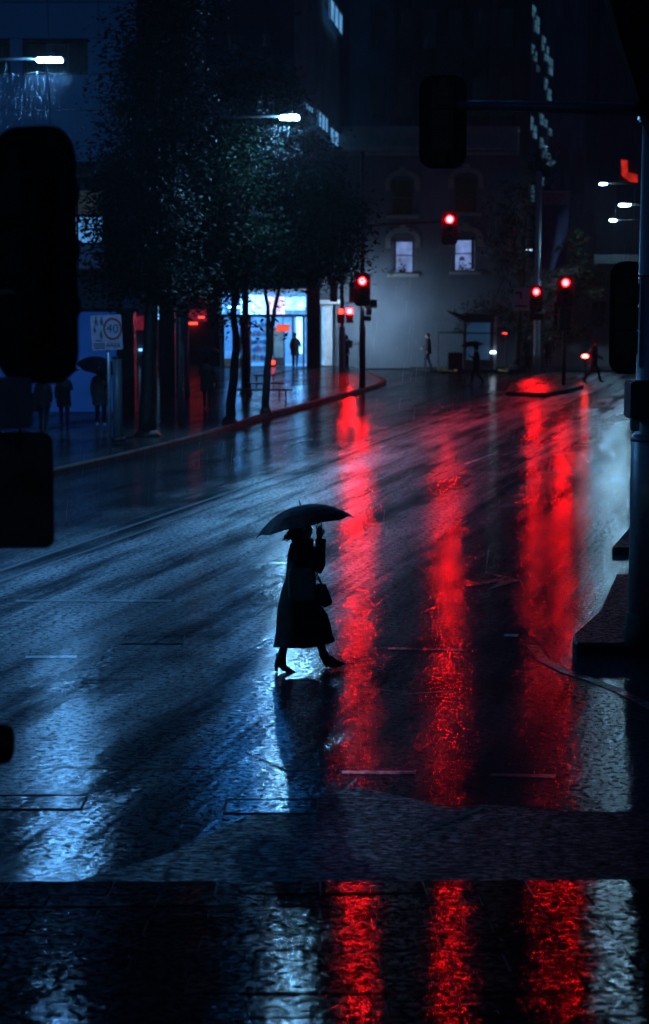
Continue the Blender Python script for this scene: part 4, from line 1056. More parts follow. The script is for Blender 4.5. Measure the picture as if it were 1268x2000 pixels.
tree(t3, 'tallest street tree at the left, crown reaching the picture top', [(305, 90, 70, 110, Y3, 1.6), (270, 190, 55, 110, Y3, 1.6), (330, 250, 80, 90, Y3, 1.7), (245, 330, 60, 75, Y3, 1.5), (215, 430, 45, 70, Y3 - 1, 1.2), (300, 420, 85, 90, Y3, 1.6), (240, 530, 70, 55, Y3, 1.4), (330, 545, 70, 55, Y3, 1.5), (350, 20, 45, 60, Y3, 1.2)],
     [([None, (292, 700, Y3), (296, 600, Y3), (300, 420, Y3), (305, 200, Y3), (310, 40, Y3)], 0.27, 0.05), ([(298, 560, Y3), (250, 420, Y3 - .6), (232, 330, Y3 - .6)], 0.10, 0.03), ([(299, 500, Y3), (340, 380, Y3 + .5), (350, 260, Y3 + .6)], 0.10, 0.03), ([(302, 330, Y3), (270, 210, Y3), (262, 130, Y3)], 0.08, 0.02)], 20000, 0.18)
t1 = gnd(448, 826, 0.15); Yt1 = t1.y
tree(t1, 'slender leaning tree left of the bright shop window', [(400, 400, 85, 85, Yt1, 1.8), (430, 330, 75, 70, Yt1, 1.6), (460, 480, 85, 60, Yt1, 1.6), (390, 510, 75, 60, Yt1, 1.5), (420, 560, 55, 30, Yt1, 1.2), (470, 624, 34, 10, Yt1 - 0.4, 0.5), (450, 250, 50, 50, Yt1, 1.3)],
     [([None, (455, 760, Yt1), (461, 680, Yt1), (456, 590, Yt1), (452, 480, Yt1), (440, 330, Yt1)], 0.17, 0.04), ([(458, 610, Yt1), (480, 520, Yt1), (500, 450, Yt1)], 0.07, 0.03), ([(456, 570, Yt1), (410, 500, Yt1), (390, 420, Yt1)], 0.07, 0.02)], 17000, 0.17)
t2 = gnd(519, 806, 0.15); Yt2 = t2.y
tree(t2, 'thin forked tree standing in front of the shop door', [(560, 380, 90, 70, Yt2, 1.8), (630, 430, 75, 75, Yt2, 1.8), (560, 470, 90, 55, Yt2, 1.6), (650, 500, 55, 50, Yt2, 1.5), (600, 522, 80, 30, Yt2, 1.5), (530, 552, 60, 9, Yt2, 1.0), (610, 350, 60, 40, Yt2, 1.4), (680, 420, 30, 40, Yt2, 1.0)],
     [([None, (521, 740, Yt2), (528, 640, Yt2)], 0.14, 0.11), ([(528, 650, Yt2), (518, 580, Yt2), (516, 520, Yt2), (530, 420, Yt2)], 0.075, 0.03), ([(528, 650, Yt2), (538, 590, Yt2), (560, 500, Yt2), (610, 410, Yt2)], 0.08, 0.03)], 17000, 0.17)
t6 = Vector((xpx(480, YB - 7), YB - 7, 0.15)); Y6 = t6.y
tree(t6, 'dark tree behind the lamp arm, crown against the office block', [(490, 150, 85, 55, Y6, 1.8), (440, 190, 50, 40, Y6, 1.5), (550, 180, 45, 45, Y6, 1.5), (500, 240, 90, 55, Y6, 1.6), (560, 290, 80, 45, Y6, 1.6), (470, 310, 80, 50, Y6, 1.6)],
     [([None, (480, 600, Y6), (484, 400, Y6), (490, 180, Y6)], 0.18, 0.04)], 13000, 0.18)
t5 = gnd(1016, 722, 0.12); t5.y += 2.5; Y5 = t5.y
tree(t5, 'sparse tree with yellow green leaves beside the right hand signals', [(1000, 600, 70, 40, Y5, 1.6), (1075, 640, 55, 40, Y5, 1.6), (960, 630, 60, 35, Y5, 1.4), (1130, 560, 60, 50, Y5, 1.8), (1010, 500, 60, 60, Y5, 1.8), (1080, 470, 70, 80, Y5, 1.8), (1000, 400, 50, 60, Y5, 1.8), (1060, 340, 40, 50, Y5, 1.5), (1110, 640, 45, 20, Y5, 1)],
     [([None, (1016, 640, Y5), (1022, 540, Y5), (1030, 400, Y5)], 0.20, 0.05), ([(1018, 620, Y5), (1080, 580, Y5), (1130, 540, Y5)], 0.09, 0.03), ([(1020, 590, Y5), (985, 540, Y5), (960, 600, Y5)], 0.08, 0.02)], 7000, 0.19, 'leafy')
# tree guard slats at the forked tree
tg = empty('tree_bench', gnd(518, 800, 0.15), 'low slatted bench around the thin forked tree', 'bench')
for k, py in enumerate((752, 770, 784)):
    c = gnd(518, py, 0.15); MB().box(c + UP * 0.42, (1.0 + 0.5 * k, 0.3, 0.06)).build('slat', M['postdark'], tg)
    for s in (-1, 1): MB().box(c + Vector((s * (0.35 + 0.2 * k), 0, 0.2)), (0.06, 0.2, 0.4)).build('leg', M['postdark'], tg)

# ================================================================== PEOPLE
def skin_mesh(verts, edges, radii, root, subs=2):
    me = bpy.data.meshes.new('s'); me.from_pydata(verts, edges, [])
    o = bpy.data.objects.new('s', me); COL.objects.link(o)
    md = o.modifiers.new('skin', 'SKIN'); md.use_smooth_shade = True
    for i, r in enumerate(radii):
        sv = me.skin_vertices[0].data[i]
        sv.radius = (r, r) if isinstance(r, (int, float)) else r
        sv.use_root = (i == root)
    sb = o.modifiers.new('sub', 'SUBSURF'); sb.levels = subs; sb.render_levels = subs
    bpy.context.view_layer.update()
    out = bpy.data.meshes.new_from_object(o.evaluated_get(bpy.context.evaluated_depsgraph_get()))
    bpy.data.objects.remove(o)
    return out
def hand(mb, wrist, d, n, L=0.17, curl=0.3, side=1):
    """palm and five fingers; d = pointing direction, n = palm normal"""
    d = Vector(d).normalized(); n = Vector(n); n = (n - d * n.dot(d)).normalized(); w = d.cross(n) * side; W = Vector(wrist)
    k = L / 0.18
    mb.rings([[W + d * t * k + w * x * ww * k + n * y * hh * k for x, y in ((-1, -.6), (0, -1), (1, -.6), (1, .6), (0, 1), (-1, .6))] for t, ww, hh in ((-0.02, 0.026, 0.02), (0.02, 0.032, 0.016), (0.06, 0.041, 0.014), (0.092, 0.038, 0.012))])
    for x, ln, sp in ((-0.030, 0.060, -0.14), (-0.010, 0.078, -0.04), (0.011, 0.083, 0.04), (0.030, 0.075, 0.13)):
        b = W + (d * 0.088 + w * x) * k; dd = (d + w * sp).normalized(); p = [b]
        for j, f in enumerate((0.45, 0.32, 0.23)):
            dd = (dd + n * curl * (0.5 + 0.5 * j)).normalized(); p.append(p[-1] + dd * ln * f * k)
        mb.path(p, [0.0095 * k, 0.009 * k, 0.008 * k, 0.006 * k], 6)
    b = W + (d * 0.018 + w * 0.028) * k; t1 = (d * 0.6 + w * 0.8 + n * 0.15).normalized(); p1 = b + t1 * 0.045 * k; t2 = (d * 0.9 + w * 0.35 + n * 0.3 * (1 + curl)).normalized()
    mb.path([b, p1, p1 + t2 * 0.03 * k, p1 + t2 * 0.05 * k], [0.013 * k, 0.011 * k, 0.009 * k, 0.007 * k], 6)
def brolly(name, apex, axis, Rr, dome, shaft, label, group=None, ribs=8, rot=0.2):
    axis = Vector(axis).normalized(); u, w, ax = frame_of(axis); apex = Vector(apex)
    root = empty(name, apex - axis * shaft, label, 'umbrella', group)
    mb = MB(); nr, ns = 6, 4; n = ribs * ns; rings = []
    for layer in (0.0, 0.004):
        rg = []
        for i in range(nr + 1):
            t = 0.03 + 0.97 * i / nr; row = []
            for k in range(n):
                a = rot + 2 * math.pi * k / n; ph = abs(((k % ns) / ns) - 0.5) * 2     # 1 at a rib, 0 between
                sag = (1 - ph) * t * t
                rr = Rr * t * (1 - 0.055 * sag)
                zz = dome * (t ** 2.3) + 0.02 * sag * Rr - 0.012 * (1 - ph) * 0 - 0.03 * sag
                row.append(apex - axis * (zz + layer) + (u * math.cos(a) + w * math.sin(a)) * rr)
            rg.append(row)
        rings.append(rg)
    mb.rings(rings[0] + rings[1][::-1], False)
    mb.add([rings[0][0][k] for k in range(n)] , [tuple(range(n))])
    can = mb.build('canopy', M['brolly'], root)
    for k in range(ribs):
        a = rot + 2 * math.pi * k / ribs; pts = []
        for i in range(5):
            t = 0.05 + 0.97 * i / 4; pts.append(apex - axis * (dome * t ** 2.3 + 0.010) + (u * math.cos(a) + w * math.sin(a)) * Rr * t)
        MB().path(pts, [0.004, 0.004, 0.0035, 0.003, 0.004], 5).build('rib', M['chrome'], can)
    MB().path([apex + axis * 0.06, apex + axis * 0.01, apex - axis * (shaft - 0.1)], [0.004, 0.007, 0.007], 8).build('shaft', M['chrome'], root)
    MB().path([apex - axis * (shaft - 0.12), apex - axis * (shaft - 0.03), apex - axis * shaft], [0.015, 0.018, 0.012], 10).build('handle', M['black'], root, True)
    return root
def person(px, py, h, face, stride, label, top='navy', legs='navy', shoe='bootl', z0=0.0, arms=('down', 'down'), lean=0.0, hood=False, group=None, hair=True, Y=None):
    """face: direction walked (x,y); stride: feet half distance; arms: far/near arm poses"""
    b = gnd(px, py, z0) if Y is None else Vector((at(px, py, Y).x, Y, z0))
    f = Vector((face[0], face[1], 0)).normalized(); s = Vector((-f.y, f.x, 0)); k = h / 1.75
    root = empty('person', b, label, 'person', group)
    P = lambda a, l, z: (f * (a + lean * z * 0.6) + s * l + UP * z) * k
    V, E, Rd = [], [], []
    def v(p, r, par=None):
        V.append(p); Rd.append(r if not isinstance(r, tuple) else r)
        if par is not None: E.append((par, len(V) - 1))
        Rd[-1] = r * k if not isinstance(r, tuple) else (r[0] * k, r[1] * k)
        return len(V) - 1
    pel = v(P(0, 0, 0.95), 0.135); wa = v(P(0.01, 0, 1.10), 0.135, pel); ch = v(P(0.015, 0, 1.30), 0.155, wa); up_ = v(P(0.01, 0, 1.43), 0.11, ch)
    nk = v(P(0.02, 0, 1.51), 0.052, up_); h1 = v(P(0.045, 0, 1.58), 0.075, nk); h2 = v(P(0.035, 0, 1.66), 0.095, h1); v(P(0.03, 0, 1.73), 0.055, h2)
    v(P(0.14, 0, 1.625), 0.016, h1 if False else h2)
    feet = []
    for sd, st in ((1, stride), (-1, -stride)):
        hip = v(P(0.01, 0.095 * sd, 0.90), 0.105, pel)
        bend = 0.05 + (0.06 if st < 0 else 0.0) * (stride / 0.3)
        kn = v(P(st * 0.5 + bend, 0.095 * sd, 0.49), 0.075, hip)
        lift = 0.05 * (stride / 0.35) if st < 0 else 0.0
        an = v(P(st * 1.0 - 0.03, 0.095 * sd, 0.09 + lift), 0.052, kn)
        hl = v(P(st - 0.06, 0.095 * sd, 0.045 + lift), 0.036, an)
        v(P(st + 0.05, 0.10 * sd, 0.036 + lift * 0.4), 0.036, an); v(P(st + 0.16, 0.105 * sd, 0.03), 0.026, len(V) - 1)
    wr = []
    for sd, pose in ((1, arms[0]), (-1, arms[1])):
        sh_ = v(P(0.01, 0.19 * sd, 1.40), 0.066, up_)
        pp = {'down': [(-0.02, 0.25, 1.12), (0.03, 0.25, 0.88)], 'hold': [(0.04, 0.25, 1.14), (0.25, 0.12, 1.26)], 'fore': [(0.10, 0.25, 1.15), (0.30, 0.22, 1.02)], 'back': [(-0.13, 0.26, 1.15), (-0.10, 0.25, 0.92)]}[pose]
        el = v(P(pp[0][0], pp[0][1] * sd, pp[0][2]), 0.062, sh_); w_ = v(P(pp[1][0], pp[1][1] * sd, pp[1][2]), 0.034, el)
        wr.append((V[w_], (V[w_] - V[el]).normalized(), sd))
    me = skin_mesh(V, E, Rd, pel, 1)
    mats = [M[top], M[legs], M[shoe], M['skin']]
    for m in mats: me.materials.append(m)
    for p in me.polygons:
        z = p.center.z / k
        inner = abs(p.center.dot(s)) < 0.16 * k
        p.material_index = 3 if z > 1.50 else (2 if z < 0.10 else (1 if z < 0.86 and inner else 0))
    o = bpy.data.objects.new('body', me); COL.objects.link(o); o.parent = root; me.name = 'body'
    for q, d, sd in wr:
        hm = MB(); hand(hm, b + q, d, -s * sd, 0.17 * k, 0.5, sd); hm.build('hand', M['skin'], root, True)
    # jacket or coat over the body, hanging a little away from it
    lng = random.choice((0.74, 0.62, 0.80)); jk = MB(); rg_ = []
    for z, a_, w_ in ((1.49, 0.075, 0.085), (1.44, 0.115, 0.20), (1.34, 0.150, 0.235), (1.15, 0.155, 0.215), (0.98, 0.165, 0.215), (lng, 0.185, 0.235)):
        jt = [1 + 0.05 * math.sin(j * 2.3 + z * 5) for j in range(14)]
        rg_.append([b + P(0.01 + a_ * jt[j] * math.cos(2 * math.pi * j / 14), w_ * jt[j] * math.sin(2 * math.pi * j / 14), z) for j in range(14)])
    jk.rings(rg_, False); jk.rings([[q * 0.97 + Vector((b.x, b.y, q.z)) * 0.03 for q in rr] for rr in rg_][::-1], False)
    jk.build('jacket', M[top], root, True)
    if hair:
        hb = MB(); hb.ball(b + P(0.015, 0, 1.685), (0.105 * k, 0.105 * k, 0.095 * k), 10, 6); hb.ball(b + P(-0.03, 0, 1.63), (0.075 * k, 0.085 * k, 0.10 * k), 10, 6)
        hb.build('hood' if hood else 'hair', M[top] if hood else M['hair'], root, True)
    return root, b, k, f, s
random.seed(9)
# left footpath
r, b, k, f, s = person(197, 832, 1.78, (0.25, -1), 0.10, 'person in dark trousers under an umbrella by the speed sign post', 'jacket', 'navy', 'white', 0.15, ('hold', 'down'), lean=0.03)
brolly('umbrella', b + Vector((0.05, -0.2, 2.02)), (0.25, -0.25, 1), 0.68, 0.30, 0.85, 'dark umbrella tilted over the person by the speed sign', 'umbrellas')
r, b, k, f, s = person(86, 850, 1.74, (0.1, 1), 0.14, 'person carrying a large bag in the couple left of the speed sign', 'navy', 'navy', 'bootl', 0.15, ('fore', 'back'))
bg = MB(); c = b + Vector((-0.34, -0.05, 0.95)); bg.rings([[c + Vector((x * w_, y * 0.12, z)) for x, y in ((-1, -.7), (0, -1), (1, -.7), (1, .7), (0, 1), (-1, .7))] for z, w_ in ((-0.28, 0.20), (-0.1, 0.24), (0.15, 0.19), (0.24, 0.15))])
hb_ = tag(bg.build('shoulder_bag', M['navy'], None, True), 'large dark bag hanging beside the person in the left couple', 'bag')
r, b2_, k, f, s = person(126, 833, 1.66, (-0.1, 1), 0.12, 'person in a pale top, second of the couple sharing an umbrella', 'jacket', 'denim', 'bootl', 0.15, ('down', 'hold'))
brolly('umbrella', (b + b2_) / 2 + Vector((0.1, 0, 1.98)), (-0.1, 0.18, 1), 0.62, 0.28, 0.8, 'dark umbrella shared by the couple at the left edge', 'umbrellas')
r, b, k, f, s = person(405, 800, 1.76, (0.1, 1), 0.08, 'black clad person under an umbrella left of the leaning tree', 'navy', 'navy', 'bootl', 0.15, ('hold', 'down'))
brolly('umbrella', b + Vector((0.0, 0.0, 2.12)), (0, 0.05, 1), 0.48, 0.20, 0.85, 'black umbrella held up left of the leaning tree', 'umbrellas')
# far side
person(836, 723, 1.76, (-1, 0.1), 0.16, 'lone person walking left along the rendered wall', 'navy', 'denim', 'bootl', 0.12, ('down', 'fore'), Y=YC - 2.0)
r, b, k, f, s = person(932, 752, 1.72, (-1, 0.15), 0.26, 'person with umbrella crossing the far road before the shelter', 'navy', 'navy', 'bootl', 0.0, ('hold', 'down'), lean=0.04)
brolly('umbrella', b + Vector((-0.22, 0.0, 1.90)), (-0.10, -0.05, 1), 0.52, 0.20, 0.75, 'flat black umbrella over the person crossing the far road', 'umbrellas')
person(1156, 747, 1.88, (1, -0.1), 0.37, 'hooded person striding right on the wet far crossing', 'navy', 'navy', 'bootl', 0.0, ('fore', 'back'), lean=0.10, hood=True)
person(1031, 724, 1.82, (0.3, -1), 0.10, 'bulky dark person in white shoes beside the tall pale pole', 'navy', 'navy', 'white', 0.0, ('fore', 'down'))
person(1072, 724, 1.76, (-0.2, -1), 0.10, 'dark person standing between the two right hand signal poles', 'navy', 'denim', 'white', 0.0, ('down', 'fore'))
person(676, 724, 1.70, (1, 0.2), 0.10, 'dark figure half hidden behind the pedestrian signal post', 'navy', 'navy', 'bootl', 0.15, ('down', 'down'))
person(577, 723, 1.72, (0.2, 1), 0.10, 'dark figure standing at the bright shop door', 'navy', 'navy', 'bootl', 0.15, ('down', 'fore'), Y=YC - 1.2)

# ------------------------------------------------------------------ the woman crossing
Yw = gnd(600, 1309).y
def wl(cx, cy, dy=0.0): return at(480 + cx / 5.0, 960 + cy / 5.0, Yw + dy)
kw = 5 * ppm(Yw, 1.0)
wb = Vector((wl(560, 1750).x, Yw, 0))
wo = empty('person', wb, 'woman in a long black coat and heeled boots walking under an umbrella', 'person')
V, E, Rd = [], [], []
def wv(p, r, par=None):
    V.append(Vector(p) - wb); Rd.append(r)
    if par is not None: E.append((par, len(V) - 1))
    return len(V) - 1
pel = wv(wl(525, 1010), 0.13); wst = wv(wl(540, 860), 0.12, pel); chs = wv(wl(545, 650), 0.135, wst); upc = wv(wl(545, 540), 0.10, chs)
nk = wv(wl(560, 468), 0.052, upc); hj = wv(wl(592, 415), 0.072, nk); hm_ = wv(wl(580, 360), 0.098, hj); wv(wl(575, 310), 0.06, hm_)
nose = wv(wl(652, 372), 0.016, hm_); wv(wl(640, 425), 0.026, hj)
# trailing leg (near the camera) and leading leg
for hipx, knee, ank, heel, ball, toe, dy in ((510, (420, 1330), (340, 1660), (300, 1700), (400, 1760), (470, 1768), -0.10), (560, (680, 1300), (775, 1640), (790, 1705), (850, 1715), (940, 1698), 0.12)):
    hp = wv(wl(hipx, 1040, dy), 0.10, pel); kn = wv(wl(*knee, dy), 0.062, hp); cf = wv(wl((knee[0] * .6 + ank[0] * .4), (knee[1] * .6 + ank[1] * .4), dy), 0.056, kn); an = wv(wl(*ank, dy), 0.042, cf)
    wv(wl(*heel, dy), 0.038, an); bl_ = wv(wl(*ball, dy), 0.034, an); wv(wl(*toe, dy), 0.016, bl_)
# near (right) arm raised beside the face, far arm holding the shaft
sh1 = wv(wl(545, 545, -0.17), 0.07, upc); el1 = wv(wl(700, 735, -0.20), 0.052, sh1); wr1 = wv(wl(722, 455, -0.16), 0.032, el1)
sh2 = wv(wl(550, 545, 0.17), 0.068, upc); el2 = wv(wl(640, 720, 0.22), 0.05, sh2); wr2 = wv(wl(652, 545, 0.04), 0.032, el2)
me = skin_mesh(V, E, Rd, pel, 2)
for m in ('skin', 'bootl', 'coat'): me.materials.append(M[m])
for p in me.polygons:
    z = p.center.z
    p.material_index = 1 if z < 0.42 else (2 if z < wl(0, 470).z - 0.0 else 0)
    if p.center.z < 0.01: pass
body = bpy.data.objects.new('body', me); COL.objects.link(body); body.parent = wo
# lift any vertex that dips below the ground
for v_ in me.vertices:
    if v_.co.z < 0.012: v_.co.z = 0.012
hm1 = MB(); hand(hm1, wl(722, 448, -0.16), (wl(722, 330, -0.16) - wl(726, 455, -0.16)), (-0.6, 0.8, 0), 0.185, 0.10, -1); hm1.build('hand', M['skin'], wo, True)
hm2 = MB(); hand(hm2, wl(652, 540, 0.04), (wl(640, 480, 0.02) - wl(655, 560, 0.06)), (-1, -0.3, 0), 0.17, 0.75, 1); hm2.build('hand', M['skin'], wo, True)
ey = MB()
for sd in (-1, 1): ey.ball(wl(634, 362, 0.034 * sd), 0.011, 8, 5)
ey.build('eyes' if False else 'eye', M['white'], wo, True)
mo = MB(); mo.path([wl(651, 402, -0.022), wl(657, 402, 0), wl(651, 402, 0.022)], [0.004, 0.008, 0.004], 6); mo.build('mouth', M['leather'], wo, True)
ear = MB(); ear.ball(wl(572, 375, -0.098), (0.018, 0.012, 0.032), 8, 6); ear.build('ear', M['skin'], wo, True)
# hair: a bob that flies back
random.seed(2)
hr = MB(); rows = [(300, 510, 620, .085), (330, 470, 632, .112), (365, 432, 630, .122), (400, 405, 612, .122), (430, 400, 600, .118), (452, 415, 580, .10), (468, 440, 545, .06)]
rg = []
for cy, l, r_, bdep in rows:
    rw_ = []
    for kk in range(16):
        a = 2 * math.pi * kk / 16; cx = (l + r_) / 2 + math.cos(a) * (r_ - l) / 2
        jit = random.uniform(-5, 5) if math.cos(a) < 0.2 else 0
        rw_.append(wl(cx + jit, cy + random.uniform(-4, 4), bdep * math.sin(a) * (1.0 if math.cos(a) < 0.3 else 0.9)))
    rg.append(rw_)
hr.rings(rg)
for kk in range(40):
    p0 = wl(random.uniform(410, 480), random.uniform(400, 450), random.uniform(-0.1, 0.1)); hr.path([p0, p0 + Vector((-0.02 - random.random() * 0.03, random.uniform(-.02, .02), -0.015)), p0 + Vector((-0.03 - random.random() * 0.045, random.uniform(-.02, .02), -0.05))], [0.006, 0.005, 0.001], 4)
hr.build('hair', M['hair'], wo, True)
# long coat
ct = MB()
prof = [(462, 500, 628, .07, .07), (480, 462, 640, .12, .12), (520, 432, 664, .19, .19), (600, 413, 678, .205, .205), (680, 403, 682, .20, .20), (760, 399, 680, .19, .19), (860, 386, 686, .19, .19), (960, 347, 692, .21, .21), (1040, 335, 702, .23, .23), (1130, 310, 752, .25, .25), (1200, 306, 803, .27, .27), (1300, 300, 830, .29, .29), (1400, 290, 852, .30, .30), (1460, 279, 868, .31, .31), (1515, 268, 872, .32, .32)]
rg = []; nk_ = 40
for i, (cy, l, r_, b1, b2) in enumerate(prof):
    row = []
    t = max(0, (i - 6) / 8)
    for kk in range(nk_):
        a = 2 * math.pi * kk / nk_
        ca, sa = math.cos(a), math.sin(a)
        fold = 1 + 0.045 * t * math.sin(a * 7 + i * 0.25) + 0.02 * t * math.sin(a * 13 + 1)
        cx = (l + r_) / 2 + ca * (r_ - l) / 2 * (fold if abs(ca) < 0.95 else 1)
        # hem lifts towards the front, with a slit over the leading leg
        dz = 0
        if i == len(prof) - 1: dz = -48 * max(0, ca) ** 1.5 + 16 * (1 - abs(ca)) - (14 if 0.12 < ca < 0.30 and sa < 0 else 0) + 6 * math.sin(a * 7)
        elif i == len(prof) - 2: dz = -22 * max(0, ca) ** 1.5
        row.append(wl(cx, cy + dz, sa * b1 * fold))
    rg.append(row)
ct.rings(rg, False)
inner = [[p + (Vector((wb.x, Yw, p.z)) - p) * 0.03 for p in row] for row in rg]
ct.rings(inner[::-1], False)
n_ = len(rg) - 1
ct.add(rg[n_] + inner[n_], [(kk, (kk + 1) % nk_, nk_ + (kk + 1) % nk_, nk_ + kk) for kk in range(nk_)])
coat = ct.build('coat', M['coat'], wo, True)
slv = MB(); slv.path([wl(530, 520, -0.15), wl(545, 545, -0.18), wl(620, 640, -0.21), wl(690, 735, -0.21), wl(716, 762, -0.20), wl(728, 720, -0.20), wl(728, 620, -0.19), wl(732, 520, -0.175), wl(732, 462, -0.165)], [0.05, 0.085, 0.08, 0.068, 0.055, 0.06, 0.058, 0.060, 0.062], 14); slv.build('sleeve', M['coat'], wo, True)
slv = MB(); slv.path([wl(540, 530, 0.15), wl(560, 560, 0.19), wl(610, 650, 0.23), wl(640, 735, 0.23), wl(650, 700, 0.20), wl(655, 620, 0.12), wl(656, 560, 0.07)], [0.06, 0.085, 0.078, 0.066, 0.058, 0.052, 0.048], 14); slv.build('sleeve', M['coat'], wo, True)
col_ = MB(); col_.path([wl(480, 478, -0.06), wl(560, 492, -0.13), wl(640, 500, -0.05), wl(640, 480, 0.06), wl(540, 462, 0.12), wl(478, 462, 0.05), wl(480, 478, -0.06)], 0.035, 8); col_.build('collar', M['coat'], wo, True)
# boots
for heel, sole, toe, top_, dy in (((285, 1800), (392, 1812), (490, 1778), (345, 1600), -0.10), ((775, 1762), (860, 1748), (972, 1692), (755, 1590), 0.12)):
    bt = MB(); H, S_, T_, C_ = (Vector(wl(*heel, dy)), Vector(wl(*sole, dy)), Vector(wl(*toe, dy)), Vector(wl(*top_, dy)))
    for q in (H, S_): q.z = max(q.z, 0.014)
    an_ = C_.lerp(H, 0.55) + Vector((0.035, 0, 0.02))
    bt.path([C_ + UP * 0.02, C_.lerp(an_, 0.5), an_], [0.058, 0.053, 0.050], 12)
    vec = T_ - H; ft_ = []
    for t, wd, hi, lo in ((0.0, 0.030, 0.135, 0.060), (0.12, 0.036, 0.145, 0.062), (0.32, 0.034, 0.125, 0.050), (0.55, 0.040, 0.075, 0.006), (0.78, 0.038, 0.048, 0.0), (0.93, 0.024, 0.030, 0.002), (1.0, 0.008, 0.014, 0.006)):
        c = H + vec * t; ft_.append([c + Vector((0, wd * y, (lo + (hi - lo) * z))) for y, z in ((-1, 0.08), (0, 0), (1, 0.08), (1, .5), (0.55, 0.95), (0, 1), (-0.55, .95), (-1, .5))])
    bt.rings(ft_)
    hb_m = H + vec * 0.04; bt.rings([[hb_m + Vector((x * w1 + 0.01, y * w1, z)) for x, y in ((-1, -1), (1, -1), (1, 1), (-1, 1))] for z, w1 in ((0.0, 0.017), (0.03, 0.018), (0.075, 0.028))])
    bt.build('boot', M['bootl'], wo, True)
# dark green knitted tote at her side
tb = empty('tote_bag', wl(550, 1055, -0.24), 'dark green tote bag hanging at the side of the walking woman', 'bag')
mb = MB(); rg = []
for cy, l, r_ in ((752, 412, 650), (800, 410, 660), (900, 412, 672), (1000, 418, 684), (1050, 424, 688), (1058, 440, 676)):
    row = []
    for kk in range(20):
        a = 2 * math.pi * kk / 20; ca, sa = math.cos(a), math.sin(a)
        ex = math.copysign(abs(ca) ** 0.45, ca)
        row.append(wl((l + r_) / 2 + ex * (r_ - l) / 2, cy + (8 * math.sin(a * 3) if cy > 1040 else 0) - 10 * ca * (cy < 760), -0.235 + 0.045 * math.copysign(abs(sa) ** 0.7, sa)))
    rg.append(row)
mb.rings(rg); mb.build('pouch', M['knit'], tb, True)
mb = MB(); mb.path([wl(440, 770, -0.25), wl(480, 620, -0.245), wl(520, 515, -0.20), wl(545, 500, -0.10)], 0.018, 8, True, 0, 0.5); mb.build('strap', M['knit'], tb, True)
# handbag in front
hbg = empty('handbag', wl(765, 1135, -0.26), 'small dark leather handbag swinging in front of the walking woman', 'bag')
mb = MB(); rg = []
for pa, pb in (((692, 900), (782, 905)), ((688, 945), (808, 962)), ((690, 1010), (832, 1030)), ((694, 1062), (850, 1080)), ((730, 1100), (838, 1104)), ((764, 1136), (800, 1124))):
    row = []
    for kk in range(16):
        a = 2 * math.pi * kk / 16; t = 0.5 + 0.5 * math.copysign(abs(math.cos(a)) ** 0.5, math.cos(a))
        row.append(wl(pa[0] + (pb[0] - pa[0]) * t, pa[1] + (pb[1] - pa[1]) * t, -0.25 + 0.055 * math.sin(a)))
    rg.append(row)
mb.rings(rg); mb.build('pouch', M['leather'], hbg, True)
mb = MB(); rg = []
for pa, pb, d in (((690, 898), (785, 903), 0.05), ((720, 930), (800, 965), 0.064), ((745, 960), (806, 985), 0.062)):
    rg.append([wl(*pa, -0.25 - d), wl(*pb, -0.25 - d), wl(*pb, -0.25 - d + 0.012), wl(*pa, -0.25 - d + 0.012)])
mb.rings(rg); mb.build('flap', M['leather'], hbg)
mb = MB(); mb.path([wl(678, 740, -0.24), wl(705, 815, -0.25), wl(738, 898, -0.25)], 0.016, 8, True, 0, 0.6); mb.path([wl(660, 745, -0.22), wl(700, 850, -0.24), wl(738, 898, -0.245)], 0.013, 8, True, 0, 0.6); mb.build('handle', M['leather'], hbg, True)
MB().ball(wl(738, 898, -0.27), 0.014, 8, 6).build('ring', M['chrome'], hbg, True)
# her umbrella
ap_ = wl(534, 134, 0.03)
brolly('umbrella', ap_, (-0.215, 0.12, 1), 0.56, 0.25, 0.62, 'large black tilted umbrella over the walking woman', 'umbrellas', 8, 0.0)

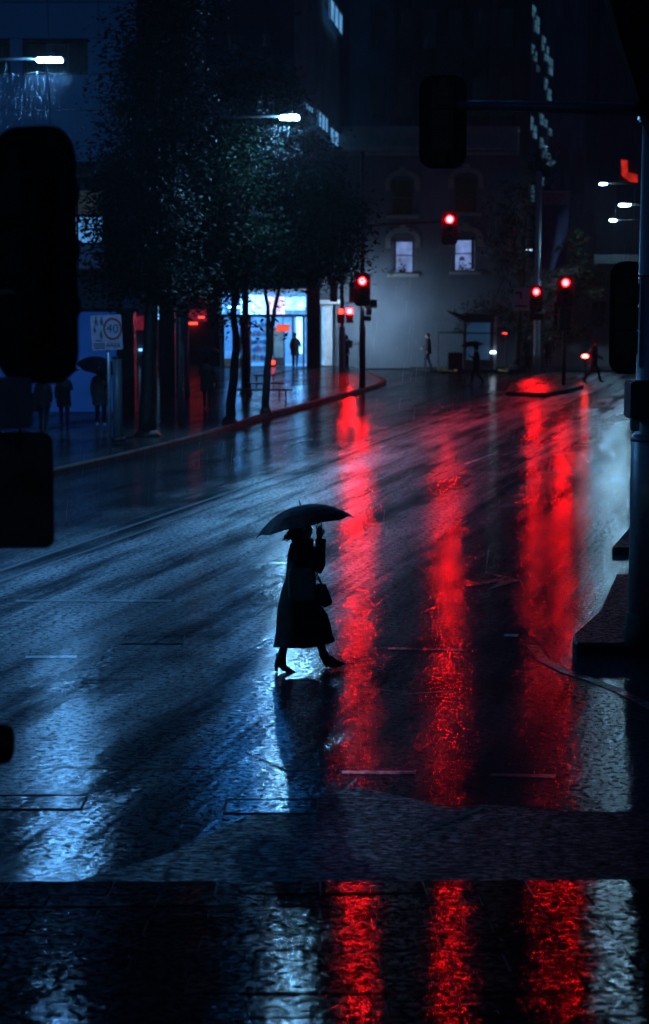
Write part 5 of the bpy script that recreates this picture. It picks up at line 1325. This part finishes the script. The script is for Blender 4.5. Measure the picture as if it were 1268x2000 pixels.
# ================================================================== RAIN
random.seed(4)
rv, rf_ = [], []
def drop(p, L, r):
    d = Vector((-0.10 + random.gauss(0, 0.03), 0.02, -1)).normalized() * L
    o = len(rv)
    for q, rr in ((p, r), (p + d * 0.5, r), (p + d, r * 0.3)):
        for k in range(3):
            a = 2.094 * k; rv.append(q + Vector((math.cos(a) * rr, math.sin(a) * rr, 0)))
    for i in range(2):
        for k in range(3): rf_.append((o + i * 3 + k, o + i * 3 + (k + 1) % 3, o + i * 3 + 3 + (k + 1) % 3, o + i * 3 + 3 + k))
for (px, py, Y, n, spr) in ((97, 130, Y1, 1500, 2.8), (566, 240, Y2l, 1600, 2.6), (1220, 405, 92.0, 300, 2.5), (1178, 364, 116, 200, 2.5)):
    c = at(px, py, Y)
    for _ in range(n):
        t = random.random() ** 1.6
        drop(c + Vector((random.gauss(0, 0.6 + t * spr * 0.6), random.gauss(0, 0.8), -0.05 - t * 4.2)), random.uniform(0.05, 0.18), random.uniform(0.0003, 0.0007))
for _ in range(2600):
    Y = random.uniform(24, 85); p = at(random.uniform(-40, 1300), random.uniform(-60, 1150), Y)
    if p.z > 0.4: drop(p, random.uniform(0.15, 0.4), random.uniform(0.0006, 0.0011))
me = bpy.data.meshes.new('rain'); me.from_pydata(rv, [], rf_)
rm, rnt, rbs = nodes_of('rain_water'); rbs.inputs['Base Color'].default_value = (0.5, 0.55, 0.6, 1); rbs.inputs['Roughness'].default_value = 0.25; rbs.inputs['Transmission Weight'].default_value = 0.25; rbs.inputs['IOR'].default_value = 1.33
me.materials.append(rm)
o = bpy.data.objects.new('rain', me); COL.objects.link(o)
tag(o, 'thin falling rain caught in the light of the street lamps', 'rain', None, 'stuff')

# ================================================================== HAZE
hz = MB().bx(-2600, 2600, -600, 4100, -1.1, 126)
hm_m = bpy.data.materials.new('rain_haze'); hm_m.use_nodes = True
hnt = hm_m.node_tree; hnt.nodes.remove(hnt.nodes['Principled BSDF'])
pv = N(hnt, 'ShaderNodeVolumePrincipled'); pv.inputs['Color'].default_value = (0.8, 0.88, 1.0, 1); pv.inputs['Density'].default_value = 0.00018; pv.inputs['Anisotropy'].default_value = 0.6
hnt.links.new(pv.outputs[0], hnt.nodes['Material Output'].inputs['Volume'])
tag(hz.build('haze', hm_m), 'thin rainy haze filling the whole street', 'haze', None, 'stuff')
